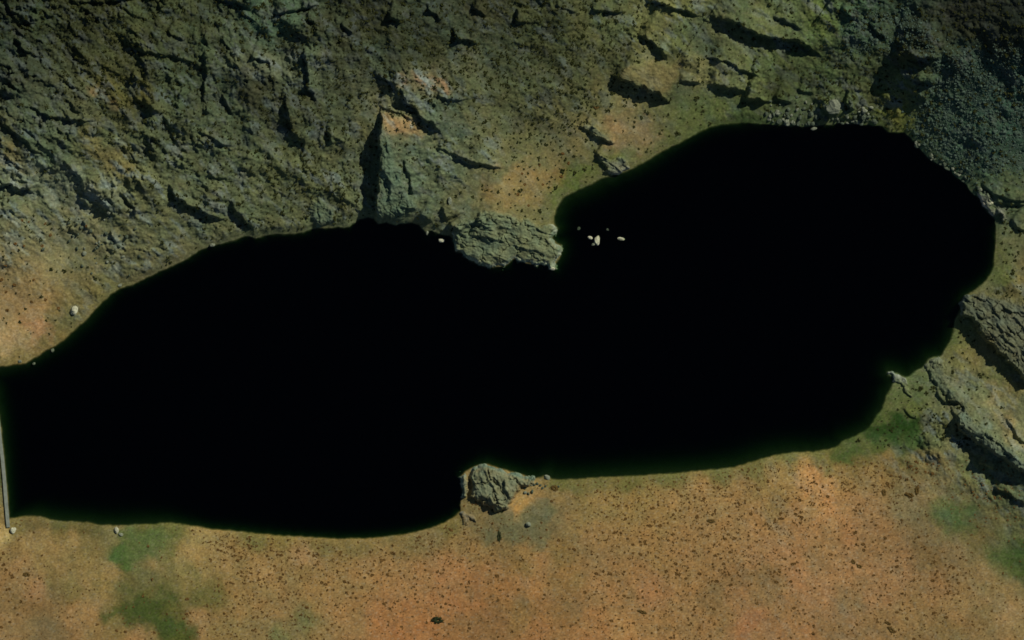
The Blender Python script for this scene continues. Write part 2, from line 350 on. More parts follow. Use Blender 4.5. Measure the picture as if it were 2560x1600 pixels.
# ------------------------------------------------------------ colours of the ground (what it is made of)
# photograph px: x, y, radius x, radius y, turn (deg, clockwise), colour, strength
BASE = [(0,800,(172,138,92)),(90,820,(186,142,94)),(60,700,(150,128,80)),(0,640,(144,130,84)),(200,680,(118,114,72)),(180,600,(112,112,74)),
 (330,650,(116,112,76)),(400,650,(112,108,76)),(500,600,(108,108,72)),(300,560,(114,110,74)),(0,480,(96,112,88)),(60,420,(104,112,80)),(0,350,(108,98,58)),(150,400,(82,108,84)),
 (230,380,(112,106,58)),(300,420,(128,114,66)),(100,300,(82,98,80)),(200,230,(104,98,70)),(60,180,(76,84,72)),(270,160,(96,90,44)),(330,230,(100,88,44)),
 (200,60,(78,76,44)),(100,60,(76,86,56)),(0,50,(60,72,56)),(400,100,(86,92,58)),(480,60,(88,88,52)),(560,120,(98,104,74)),(450,200,(84,100,74)),(560,260,(88,100,78)),(640,220,(80,66,52)),
 (500,350,(100,104,74)),(420,350,(92,104,76)),(600,330,(90,100,72)),(620,420,(106,108,72)),(560,480,(98,104,74)),(700,400,(108,106,58)),(760,420,(104,102,64)),
 (820,300,(90,98,68)),(700,280,(82,80,56)),(680,60,(84,116,92)),(720,160,(100,104,78)),(780,150,(108,112,84)),(850,100,(80,78,56)),(930,40,(76,72,42)),(1000,100,(72,80,52)),(960,160,(72,92,76)),
 (1060,60,(70,84,72)),(1150,80,(72,92,76)),(1200,40,(84,74,48)),(1240,130,(92,100,74)),(1060,130,(76,84,46)),(1180,160,(112,110,76)),(1080,205,(150,118,86)),(1150,230,(106,104,60)),
 (1040,210,(130,118,86)),(1100,290,(100,116,92)),(1000,300,(142,124,80)),(1030,330,(134,116,72)),(970,290,(150,130,88)),(1200,310,(114,106,66)),(1250,250,(100,102,62)),(1180,350,(106,116,86)),
 (1000,400,(90,110,84)),(1060,380,(100,114,86)),(1120,420,(108,116,84)),(1050,470,(100,110,82)),(1180,450,(122,112,74)),(1230,500,(142,116,66)),(1260,480,(146,120,68)),(1150,510,(112,108,72)),(1180,540,(100,108,80)),
 (1300,440,(150,122,74)),(1350,420,(148,122,74)),(1330,480,(128,116,70)),(1380,500,(112,108,60)),(1430,440,(92,104,50)),(1320,350,(124,112,66)),(1400,370,(134,112,74)),(1250,420,(118,112,72)),
 (1300,300,(106,104,66)),(1350,200,(102,108,72)),(1400,120,(96,98,62)),(1450,200,(96,98,60)),(1450,80,(104,100,58)),(1350,60,(84,88,54)),(1520,60,(92,108,72)),(1560,160,(80,82,50)),
 (1480,260,(120,112,62)),(1520,290,(142,116,72)),(1550,315,(160,110,84)),(1480,340,(142,122,76)),(1580,350,(136,112,78)),(1640,320,(118,106,70)),(1500,400,(116,110,64)),(1580,390,(112,108,62)),
 (1680,330,(98,106,50)),(1720,290,(92,108,50)),(1800,280,(96,112,52)),(1760,300,(96,110,48)),(1850,290,(70,92,40)),(1620,180,(150,132,80)),(1660,180,(130,116,66)),(1700,180,(120,100,50)),(1600,200,(146,130,74)),
 (1740,185,(150,120,76)),(1650,90,(120,116,66)),(1640,70,(118,112,60)),(1690,100,(96,108,56)),(1700,10,(128,120,44)),(1660,0,(150,132,74)),(1740,70,(70,92,76)),(1760,110,(64,84,72)),
 (1800,60,(108,108,76)),(1850,30,(86,102,74)),(1900,20,(118,116,70)),(1860,140,(104,108,64)),(1900,160,(100,114,60)),(1880,120,(108,104,72)),(1840,200,(122,116,78)),(1870,210,(118,112,60)),(1700,230,(82,98,66)),
 (1960,30,(110,112,64)),(2000,20,(112,116,56)),(2040,40,(96,118,46)),(2060,80,(96,110,52)),(1950,80,(108,108,68)),(2000,160,(84,92,50)),(1970,180,(78,84,38)),(1950,220,(72,76,32)),(2050,190,(74,84,44)),
 (2120,60,(60,100,88)),(2180,60,(62,88,72)),(2150,100,(52,88,80)),(2230,20,(54,80,70)),(2120,160,(80,88,52)),(2180,160,(82,84,46)),(2080,240,(96,104,66)),(2060,290,(104,108,76)),(2000,270,(82,96,76)),(2180,250,(90,92,54)),
 (2240,260,(120,112,46)),(2230,300,(104,112,40)),(2240,320,(112,122,50)),(2300,60,(66,66,52)),(2290,110,(76,66,36)),(2400,60,(60,50,38)),(2560,40,(44,46,38)),(2500,100,(58,48,36)),(2400,160,(58,84,74)),(2500,180,(52,84,74)),
 (2350,260,(66,96,80)),(2400,330,(70,104,90)),(2500,300,(58,92,78)),(2560,300,(54,88,74)),(2330,330,(76,96,76)),(2450,400,(62,92,80)),(2540,400,(56,84,76)),
 (2500,450,(96,104,60)),(2560,460,(96,98,56)),(2480,470,(90,108,72)),(2520,520,(92,100,72)),(2530,600,(114,110,72)),(2560,640,(122,106,70)),(2500,640,(104,108,52)),(2510,690,(92,112,48)),(2500,680,(96,116,54)),(2560,690,(128,110,64)),
 (2460,730,(102,104,72)),(2500,740,(98,98,70)),(2540,730,(112,104,70)),(2410,830,(96,110,58)),(2400,860,(98,118,48)),(2420,880,(120,114,66)),(2400,910,(120,110,70)),(2440,880,(122,106,62)),(2340,910,(112,120,92)),(2370,920,(110,108,82)),
 (2400,930,(142,120,88)),(2320,960,(88,104,60)),(2260,960,(106,118,80)),(2250,1000,(88,102,52)),(2290,1020,(92,108,44)),(2230,1010,(100,108,60)),(2220,1040,(80,106,50)),(2350,1000,(104,110,82)),(2390,1000,(92,102,84)),(2330,1060,(102,104,64)),
 (2440,980,(120,124,92)),(2480,960,(108,114,56)),(2490,1000,(150,136,90)),(2520,980,(124,110,54)),(2510,1040,(128,116,72)),(2560,1020,(112,112,78)),(2460,1060,(100,122,98)),(2500,1090,(116,124,92)),(2560,1130,(112,124,98)),(2400,1100,(108,110,78)),
 (2200,1060,(54,94,40)),(2250,1060,(32,74,22)),(2270,1060,(34,78,24)),(2240,1090,(48,92,36)),(2180,1090,(58,104,56)),(2300,1100,(66,104,52)),(2280,1110,(70,104,50)),(2130,1110,(64,100,54)),(2100,1140,(60,100,44)),(2200,1120,(66,94,40)),(2150,1140,(72,90,40)),
 (2040,1150,(84,112,62)),(1970,1145,(98,118,66)),(2060,1165,(112,112,56)),(2150,1155,(122,104,56)),(2220,1140,(150,112,66)),(2300,1140,(140,112,70)),(2350,1160,(132,110,70)),(2380,1110,(116,108,74)),(2330,1090,(96,112,72)),(2420,1170,(108,118,66)),
 (2450,1180,(104,116,66)),(2480,1140,(84,104,80)),(2540,1210,(84,100,80)),(2500,1230,(88,100,60)),(2540,1260,(96,100,74)),(2020,1170,(190,140,90)),(1960,1180,(172,136,82)),(2050,1200,(196,144,88)),(2100,1180,(160,124,70)),(2180,1180,(166,122,72)),
 (2350,1200,(142,116,80)),(2300,1230,(150,122,84)),(2270,1260,(126,124,92)),(2420,1230,(132,116,70)),(2480,1290,(118,110,68)),(2370,1290,(74,106,58)),(2400,1300,(64,100,44)),(2360,1285,(78,116,70)),(2420,1290,(92,104,60)),(2450,1340,(110,100,56)),
 (2560,1380,(60,92,42)),(2530,1400,(66,102,46)),(2560,1430,(64,92,40)),(2510,1380,(92,112,70)),(2560,1310,(98,104,64)),(2490,1400,(100,112,64)),(2460,1430,(150,112,74)),(2380,1380,(140,116,84)),(2320,1330,(126,114,78)),(2330,1390,(132,110,66)),
 (2050,1250,(182,130,76)),(2000,1280,(172,124,74)),(1940,1260,(150,122,72)),(2100,1280,(182,126,80)),(2160,1260,(166,122,84)),(2150,1330,(168,118,76)),(2050,1370,(158,124,76)),(2010,1340,(170,120,76)),(1950,1380,(166,124,86)),(2200,1360,(160,120,74)),
 (2250,1430,(172,122,82)),(2330,1460,(166,118,74)),(2100,1430,(166,124,80)),(2060,1400,(150,124,82)),(2000,1450,(172,118,78)),(2030,1480,(168,120,80)),(2120,1500,(138,122,84)),(2200,1500,(170,118,78)),(2200,1550,(140,112,70)),(2280,1530,(156,124,72)),
 (2400,1520,(168,126,76)),(2440,1550,(132,112,72)),(2530,1530,(166,128,90)),(2520,1480,(146,118,78)),(2450,1480,(150,118,78)),(2560,1580,(146,120,76)),(2300,1590,(140,116,72)),(2370,1580,(132,116,70)),(2000,1580,(166,112,66)),(1980,1520,(150,116,72)),(2080,1580,(138,112,70)),
 (2100,1540,(138,118,86)),(1900,1580,(158,114,72)),(1880,1560,(176,100,72)),(1800,1540,(148,120,72)),(1850,1500,(164,120,78)),(1900,1480,(136,122,82)),(1780,1500,(128,112,72)),(1700,1520,(162,122,76)),(1650,1490,(168,110,72)),(1620,1470,(176,112,78)),
 (1620,1560,(160,120,72)),(1560,1580,(174,132,78)),(1500,1590,(170,112,66)),(1480,1560,(166,114,68)),(1420,1520,(132,106,62)),(1440,1500,(136,110,72)),(1350,1520,(148,112,66)),(1340,1580,(168,112,66)),(1290,1550,(136,116,66)),(1300,1510,(142,112,60)),
 (1330,1470,(176,118,66)),(1290,1450,(176,116,70)),(1280,1480,(166,112,62)),(1400,1440,(144,114,62)),(1430,1460,(140,116,66)),(1550,1430,(154,118,72)),(1500,1400,(146,122,84)),(1480,1370,(140,114,76)),(1400,1390,(132,112,60)),(1330,1380,(150,118,68)),(1350,1400,(166,122,76)),
 (1300,1420,(140,112,56)),(1350,1300,(112,108,72)),(1370,1270,(118,114,76)),(1330,1330,(98,98,66)),(1290,1330,(104,104,72)),(1300,1280,(176,136,78)),(1300,1262,(184,140,80)),(1330,1240,(166,130,84)),(1380,1240,(150,120,78)),(1420,1240,(142,116,76)),(1400,1290,(136,114,80)),
 (1440,1220,(96,108,58)),(1400,1210,(84,106,50)),(1500,1215,(104,112,64)),(1580,1205,(88,106,54)),(1680,1200,(92,112,60)),(1800,1185,(98,116,64)),(1880,1170,(96,112,62)),(1500,1240,(164,128,76)),(1560,1260,(158,124,72)),(1450,1300,(146,120,70)),(1500,1330,(160,122,74)),
 (1600,1240,(150,124,70)),(1680,1240,(172,128,80)),(1750,1230,(170,126,82)),(1800,1260,(172,128,82)),(1850,1220,(160,120,72)),(1750,1300,(160,122,80)),(1650,1300,(160,124,72)),(1600,1350,(160,122,72)),(1700,1370,(160,124,76)),(1800,1350,(164,124,74)),(1850,1310,(170,122,76)),
 (1650,1400,(150,122,68)),(1750,1400,(156,122,70)),(1720,1450,(156,124,74)),(1880,1400,(162,122,80)),(1600,1420,(156,116,72)),(1560,1480,(154,118,76)),(1680,1550,(150,118,70)),(1750,1560,(148,122,76)),(1500,1480,(158,122,78)),(1860,1440,(132,112,72)),(1920,1440,(130,112,68)),
 (1200,1380,(154,120,64)),(1150,1340,(140,122,74)),(1190,1310,(112,112,76)),(1220,1340,(104,104,70)),(1250,1300,(114,112,74)),(1260,1250,(150,124,80)),(1130,1320,(112,114,56)),(1070,1335,(118,118,80)),(1010,1345,(120,118,72)),(900,1360,(128,118,66)),(800,1360,(122,114,64)),
 (700,1350,(128,118,58)),(640,1345,(104,112,58)),(1150,1420,(178,118,74)),(1120,1440,(182,114,76)),(1200,1450,(168,108,66)),(1230,1480,(160,110,62)),(1170,1500,(166,108,66)),(1100,1500,(176,116,70)),(1050,1540,(172,110,62)),(960,1560,(172,108,62)),(1000,1590,(174,106,58)),
 (1250,1550,(134,102,64)),(1200,1580,(142,108,66)),(1150,1570,(148,110,66)),(1050,1460,(170,122,76)),(980,1440,(166,124,78)),(920,1420,(166,124,74)),(900,1500,(160,122,72)),(850,1530,(166,124,76)),(880,1530,(142,116,72)),(930,1520,(172,112,70)),(800,1460,(160,122,72)),
 (760,1420,(136,114,68)),(700,1400,(152,122,76)),(760,1400,(176,128,100)),(660,1420,(172,126,78)),(640,1500,(156,120,72)),(700,1520,(152,116,72)),(760,1560,(88,116,68)),(700,1590,(92,118,72)),(740,1575,(122,120,80)),(800,1590,(140,120,72)),(650,1580,(140,118,76)),(870,1580,(156,120,74)),
 (600,1400,(150,120,74)),(560,1400,(168,126,84)),(580,1460,(160,120,72)),(600,1520,(158,120,72)),(500,1560,(170,120,84)),(540,1580,(150,118,70)),(530,1460,(122,116,64)),(510,1490,(92,104,50)),(540,1480,(96,106,52)),(480,1440,(136,124,72)),(520,1430,(158,126,78)),(470,1380,(178,136,92)),
 (490,1350,(172,136,88)),(440,1340,(98,112,52)),(380,1330,(84,104,48)),(420,1360,(112,118,64)),(350,1370,(88,106,62)),(390,1380,(98,120,74)),(300,1390,(62,96,44)),(310,1410,(60,92,44)),(340,1420,(98,112,72)),(380,1405,(150,120,80)),(340,1450,(92,98,60)),(370,1440,(98,108,72)),
 (330,1470,(84,98,52)),(400,1480,(84,104,58)),(360,1500,(74,92,44)),(370,1530,(58,84,28)),(400,1530,(60,84,26)),(330,1530,(72,100,48)),(420,1570,(56,82,24)),(450,1580,(56,86,26)),(400,1560,(62,88,34)),(280,1540,(116,112,56)),(260,1530,(128,112,66)),(300,1570,(134,112,62)),
 (240,1520,(176,130,86)),(200,1540,(168,122,76)),(180,1550,(166,122,78)),(260,1580,(150,116,66)),(340,1590,(170,118,84)),(380,1590,(150,114,74)),(230,1440,(160,130,80)),(250,1460,(150,122,68)),(280,1420,(170,128,88)),(200,1400,(150,122,68)),(220,1360,(132,112,68)),(180,1350,(170,132,84)),
 (120,1360,(156,128,78)),(80,1350,(166,132,84)),(100,1400,(148,128,76)),(150,1420,(150,124,74)),(130,1450,(118,116,70)),(60,1420,(168,124,82)),(90,1470,(172,112,84)),(60,1460,(160,116,74)),(20,1450,(150,112,70)),(20,1500,(132,106,64)),(80,1520,(134,106,64)),(130,1500,(126,108,72)),
 (110,1570,(112,104,76)),(60,1580,(136,116,76)),(20,1560,(150,120,78)),(150,1580,(126,104,70)),(180,1480,(122,118,66)),(10,1340,(196,172,110)),(30,1370,(136,112,66)),(40,1320,(126,116,60)),(80,1310,(98,92,56)),(160,1320,(92,100,54)),(210,1320,(94,92,50)),(240,1330,(92,90,52)),
 (270,1340,(134,114,76)),(0,1290,(150,120,70)),(0,1200,(70,90,46)),(4,1230,(120,120,84)),(170,800,(98,104,60)),(130,830,(112,108,56)),(100,860,(124,112,64)),(20,870,(150,132,84)),(60,860,(130,120,74)),(25,850,(190,160,108)),(40,900,(132,124,70)),(200,780,(116,114,72)),
 (90,780,(188,132,84)),(70,740,(160,130,82)),(140,640,(150,136,90)),(30,760,(156,130,86)),(240,740,(110,108,56)),(270,710,(112,112,64)),(100,850,(110,98,50)),(140,790,(124,114,64))]

PATCH = [
 ([(0,400),(150,395),(300,470),(330,520),(150,520),(60,460),(0,505)], (124,132,106), 4, .6),
 ([(0,510),(200,520),(330,600),(300,680),(200,640),(60,600),(0,590)], (126,126,90), 5, .5),
 ([(560,120),(720,130),(760,200),(640,190),(560,170)], (112,120,92), 4, .5),  # outline, colour, softness m, strength
 ([(948,280),(990,287),(1030,302),(1055,328),(1050,345),(1000,346),(965,330),(950,310)], (158,132,88), 1.5, .9),
 ([(905,270),(945,262),(948,340),(940,420),(905,470)], (78,84,52), 3, .6),
 ([(960,200),(1010,235),(1060,300),(1110,345),(1180,330),(1120,250),(1040,225)], (84,100,78), 3, .6),
 ([(960,350),(1040,350),(1120,370),(1200,410),(1150,440),(1080,420),(1060,500),(980,520),(945,500)], (98,114,86), 4, .55),
 ([(1000,192),(1118,200),(1116,225),(1040,222),(1000,210)], (150,120,90), 2, .7),
 ([(2195,1050),(2240,1040),(2290,1050),(2295,1075),(2262,1100),(2220,1095),(2190,1100),(2165,1100),(2170,1075)], (34,62,22), 3, .8),
 ([(2090,1125),(2180,1090),(2290,1090),(2300,1120),(2230,1125),(2150,1145),(2080,1150)], (62,88,44), 3.5, .6),
 ([(2335,1275),(2400,1265),(2425,1285),(2415,1320),(2370,1325),(2340,1300)], (72,96,54), 3, .6),
 ([(2470,1385),(2530,1365),(2600,1350),(2600,1440),(2530,1430),(2500,1405)], (66,88,42), 3.5, .65),
 ([(290,1360),(310,1355),(320,1410),(300,1425),(285,1400)], (62,96,42), 2, .6),
 ([(300,1330),(430,1325),(430,1360),(380,1395),(330,1410),(290,1400)], (88,108,58), 3.5, .6),
 ([(340,1490),(380,1480),(430,1490),(420,1530),(440,1550),(480,1570),(475,1610),(410,1610),(400,1570),(350,1560),(300,1540),(250,1545),(300,1525)], (66,82,38), 3.5, .75),
 ([(2010,1165),(2060,1180),(2080,1230),(2110,1280),(2050,1290),(2020,1240),(1980,1190)], (196,144,90), 4, .7),
 ([(1280,1262),(1400,1262),(1400,1330),(1330,1360),(1260,1350),(1220,1330),(1240,1290)], (106,106,74), 4, .7),
 ([(1283,1250),(1320,1250),(1310,1285),(1285,1290)], (186,140,78), 1.5, .8),
 ([(2185,238),(2230,240),(2278,260),(2275,330),(2215,330),(2200,290)], (112,112,44), 2.5, .6),
 ([(2030,0),(2065,0),(2080,60),(2060,90),(2030,80)], (98,112,52), 3.5, .5),
 ([(1560,175),(1690,165),(1700,195),(1650,215),(1580,205)], (112,104,66), 4, .7),
 ([(1600,360),(1560,400),(1480,440),(1400,490),(1380,520),(1370,470),(1440,420),(1540,390)], (98,112,50), 2.5, .6),
 ([(1240,430),(1330,410),(1400,420),(1380,470),(1330,510),(1250,515),(1200,500)], (146,122,72), 4, .6),
 ([(1520,290),(1600,300),(1660,340),(1600,380),(1520,370),(1545,340),(1500,320)], (144,120,80), 3, .6),
 ([(2410,830),(2430,850),(2450,890),(2440,930),(2395,925),(2360,900),(2385,860)], (122,116,66), 2, .6),
 ([(2455,960),(2480,960),(2530,1060),(2560,1110),(2530,1120),(2490,1050)], (150,136,92), 3, .6),
 ([(0,830),(60,820),(90,840),(60,880),(0,890)], (180,152,102), 3, .6),
 ([(60,800),(120,800),(120,840),(80,845)], (176,130,90), 2.5, .5),
 ([(200,330),(240,400),(330,450),(330,400),(270,350)], (120,110,64), 3, .6),
 ([(215,180),(330,210),(380,260),(300,265),(240,230)], (96,92,44), 4, .5),
 ([(220,225),(290,280),(300,270),(240,215)], (130,104,70), 1.5, .6),
 ([(0,320),(50,370),(80,430),(30,430),(0,400)], (118,106,66), 3, .5),
]
def ground_tint(X, Y, sdl, rk):
    # nearest-weighted blend of the spots, on warped coordinates so that borders run ragged
    x = X + 1.6 * fbm(X, Y, 7, 3, 201); y = Y + 1.6 * fbm(X, Y, 7, 3, 211)
    step = 4
    gx = np.arange(-300, 301, 1.6); gy = np.arange(-200, 201, 1.6)
    GXX, GYY = np.meshgrid(gx, gy)
    num = np.zeros(GXX.shape + (3,)); den = np.zeros(GXX.shape)
    for px, py, c in BASE:
        cx, cy = W(px, py)
        d2 = (GXX - cx) ** 2 + (GYY - cy) ** 2
        wt = 1.0 / (d2 + 6.0) ** 2.3
        num += wt[..., None] * lin(c); den += wt
    F = num / den[..., None]
    # soften the spots: half way to the broad tone of the neighbourhood
    B = F.copy(); cs = np.concatenate([np.zeros((1,) + F.shape[1:]), np.cumsum(F, 0)]); q = 22
    i = np.arange(F.shape[0]); lo = np.clip(i - q, 0, None); hi = np.clip(i + q + 1, None, F.shape[0])
    B = (cs[hi] - cs[lo]) / (hi - lo)[:, None, None]
    cs = np.concatenate([np.zeros((B.shape[0], 1, 3)), np.cumsum(B, 1)], 1)
    i = np.arange(F.shape[1]); lo = np.clip(i - q, 0, None); hi = np.clip(i + q + 1, None, F.shape[1])
    B = (cs[:, hi] - cs[:, lo]) / (hi - lo)[None, :, None]
    lf = F.mean(-1, keepdims=True); lb = B.mean(-1, keepdims=True)
    hue = 0.36 * F / lf + 0.64 * B / lb                    # hue varies little, lightness a bit more
    F = hue * (0.7 * lf + 0.3 * lb)
    warm = (0.22 * sstep(1.35, 1.9, F[..., 0] / F[..., 1]) * sstep(20, -20, GYY))[..., None]
    tan = lin((150, 119, 76)); F = F * (1 - warm) + warm * F.mean(-1, keepdims=True) * tan / tan.mean()
    north = sstep(10, 60, GYY)[..., None]
    lf = F.mean(-1, keepdims=True)
    F = (F * (1 - 0.2 * north) + 0.2 * north * lf * np.array([0.98, 1.10, 0.80])) * (1 + north * (np.array([0.87, 0.99, 0.88]) - 1))
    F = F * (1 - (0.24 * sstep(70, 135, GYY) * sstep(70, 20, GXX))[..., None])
    for pts, c, e, a in PATCH:
        P_ = wpoly(pts); xs = [p[0] for p in P_]; ys = [p[1] for p in P_]
        m = (GXX > min(xs) - e) & (GXX < max(xs) + e) & (GYY > min(ys) - e) & (GYY < max(ys) + e)
        s_ = poly_sd(GXX[m], GYY[m], P_) + 1.6 * e * fbm(GXX[m], GYY[m], 9, 4, 260, .6)
        kk = (a * sstep(-e, e, s_))[..., None]
        F[m] = F[m] * (1 - kk) + lin(c) * kk
    # beyond the surveyed ground the same cover carries on, folded back and forth
    fold = lambda v, R: np.abs((v - R) % (4 * R) - 2 * R) - R
    x = np.where(np.abs(x) > 262, fold(x, 262.0), x); y = np.where(np.abs(y) > 166, fold(y, 166.0), y)
    return bil(F, (x + 300) / 1.6, (y + 200) / 1.6)

def bil(F, u, v):
    ny, nx = F.shape[:2]
    u = np.clip(u, 0, nx - 1.001); v = np.clip(v, 0, ny - 1.001)
    i = u.astype(int); j = v.astype(int); fu = u - i; fv = v - j
    if F.ndim == 3: fu = fu[..., None]; fv = fv[..., None]
    return (F[j, i] * (1 - fu) + F[j, i + 1] * fu) * (1 - fv) + (F[j + 1, i] * (1 - fu) + F[j + 1, i + 1] * fu) * fv

def colour_all(X, Y, sdl, rk, gain=1.0):
    c = ground_tint(X, Y, sdl, rk)
    n1 = fbm(X, Y, 5.0, 4, 301); n2 = fbm(X, Y, 2.0, 3, 311); n3 = fbm(X, Y, 9, 3, 321)
    n4 = fbm(X, Y * 1.5, 1.1, 2, 331)
    c = c * (1 + 0.12 * n1 + 0.16 * n2 + 0.26 * n4)[..., None]
    so = sstep(0, -40, Y)[..., None]
    c = c * (1 + so * (np.array([0.975, 1.01, 0.96]) - 1))
    # bare pale rock showing between mossy turf on the slopes, straw flecks on the plain
    rkc = np.clip(rk * 1.5, 0, 1)
    pale = rkc * sstep(0.0, 0.55, fbm(X - Y, (Y + X) * 2.3, 16, 5, 341, .62)) * 0.8
    moss = rkc * sstep(-0.05, 0.5, fbm(X - Y, (Y + X) * 2.0, 20, 5, 351, .62)) * 0.6
    lum = c.mean(-1, keepdims=True)
    c = c * (1 - pale[..., None]) + lum * 1.5 * np.array([0.90, 1.10, 0.90]) * pale[..., None]
    c = c * (1 - moss[..., None]) + lum * 0.62 * np.array([1.05, 1.2, 0.55]) * moss[..., None]
    fl = (sstep(0.25, 0.7, fbm(X, Y * 1.6, 1.7, 2, 361)) * (1 - rk))[..., None] * 0.35
    c = c * (1 - fl) + c.mean(-1, keepdims=True) * 1.45 * np.array([1.25, 1.08, 0.68]) * fl
    # lichen and moss staining: redder and greener spots
    c = c * (1 + n3[..., None] * np.array([0.07, -0.02, -0.07]))
    mn = c.mean(-1, keepdims=True)
    # damp green rim along the water
    return np.clip(c * gain, 0.004, 0.9)

# ------------------------------------------------------------ ground sheet
core_x = np.arange(-262, 262.01, 0.4); core_y = np.arange(-166, 166.01, 0.4)
outer = np.cumsum(0.5 * 1.08 ** np.arange(110))
outer = outer[outer < 9000]
gx = np.concatenate([-262 - outer[::-1], core_x, 262 + outer]); gy = np.concatenate([-166 - outer[::-1], core_y, 166 + outer])
XX, YY = np.meshgrid(gx, gy)
# distance to the shore on a half-resolution sheet, read back bilinearly
hx = np.arange(-264, 264.01, 0.8); hy = np.arange(-168, 168.01, 0.8)
HX, HY = np.meshgrid(hx, hy)
SD = lake_sd(HX + 0.35 * fbm(HX, HY, 3.2, 2, 401), HY + 0.35 * fbm(HX, HY, 3.2, 2, 411))
def shore(X, Y):
    inside = bil(SD, (X + 264) / 0.8, (Y + 168) / 0.8)
    cx = np.clip(X, -264, 264); cy = np.clip(Y, -168, 168)
    return inside - np.hypot(X - cx, Y - cy)
SDL = shore(XX, YY)
HG, RK = ground_h(XX, YY, SDL)
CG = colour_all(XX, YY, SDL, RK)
# bed: dark silt
bedc = np.array([0.011, 0.023, 0.006])
k = sstep(-0.4, 0.8, SDL)[..., None]
CG = CG * (1 - k) + bedc * k
i0 = len(outer)
HCORE = HG[i0:i0 + len(core_y), i0:i0 + len(core_x)]
CCORE = CG[i0:i0 + len(core_y), i0:i0 + len(core_x)]
def zat(x, y): return float(bil(HCORE, np.array([(x + 262) / 0.4]), np.array([(y + 166) / 0.4]))[0])
V = np.stack([XX, YY, HG], -1).reshape(-1, 3)
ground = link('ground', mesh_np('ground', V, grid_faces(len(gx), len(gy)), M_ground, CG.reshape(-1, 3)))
tag(ground, kind='structure')

# ------------------------------------------------------------ lake water: a closed body with absorbing depth
m = bpy.data.materials.new('lake_water'); m.use_nodes = True
t = m.node_tree; N = t.nodes; L = t.links; N.clear()
out = N.new('ShaderNodeOutputMaterial'); tr = N.new('ShaderNodeBsdfTransparent'); gl = N.new('ShaderNodeBsdfGlossy')
gl.inputs['Roughness'].default_value = 0.05
fr = N.new('ShaderNodeFresnel'); fr.inputs['IOR'].default_value = 1.3
mx = N.new('ShaderNodeMixShader')
L.new(fr.outputs[0], mx.inputs[0]); L.new(tr.outputs[0], mx.inputs[1]); L.new(gl.outputs[0], mx.inputs[2])
nz = N.new('ShaderNodeTexNoise'); nz.inputs['Scale'].default_value = 0.8; g = N.new('ShaderNodeNewGeometry')
bp = N.new('ShaderNodeBump'); bp.inputs['Distance'].default_value = 0.02
L.new(g.outputs['Position'], nz.inputs['Vector']); L.new(nz.outputs['Fac'], bp.inputs['Height']); L.new(bp.outputs[0], gl.inputs['Normal'])
va = N.new('ShaderNodeVolumeAbsorption'); va.inputs['Color'].default_value = (0.10, 0.45, 0.05, 1); va.inputs['Density'].default_value = 0.55
L.new(mx.outputs[0], out.inputs['Surface']); L.new(va.outputs[0], out.inputs['Volume'])
x0, y1 = W(-56, 280); x1, y0 = W(2500, 1360)
bv = np.array([(x, y, z) for z in (-32.0, 0.0) for (x, y) in ((x0, y0), (x1, y0), (x1, y1), (x0, y1))], float)
bf = np.array([(0, 3, 2, 1), (4, 5, 6, 7), (0, 1, 5, 4), (1, 2, 6, 5), (2, 3, 7, 6), (3, 0, 4, 7)])
lake = link('water', mesh_np('water', bv, bf, m, smooth=False))
tag(lake, kind='structure')

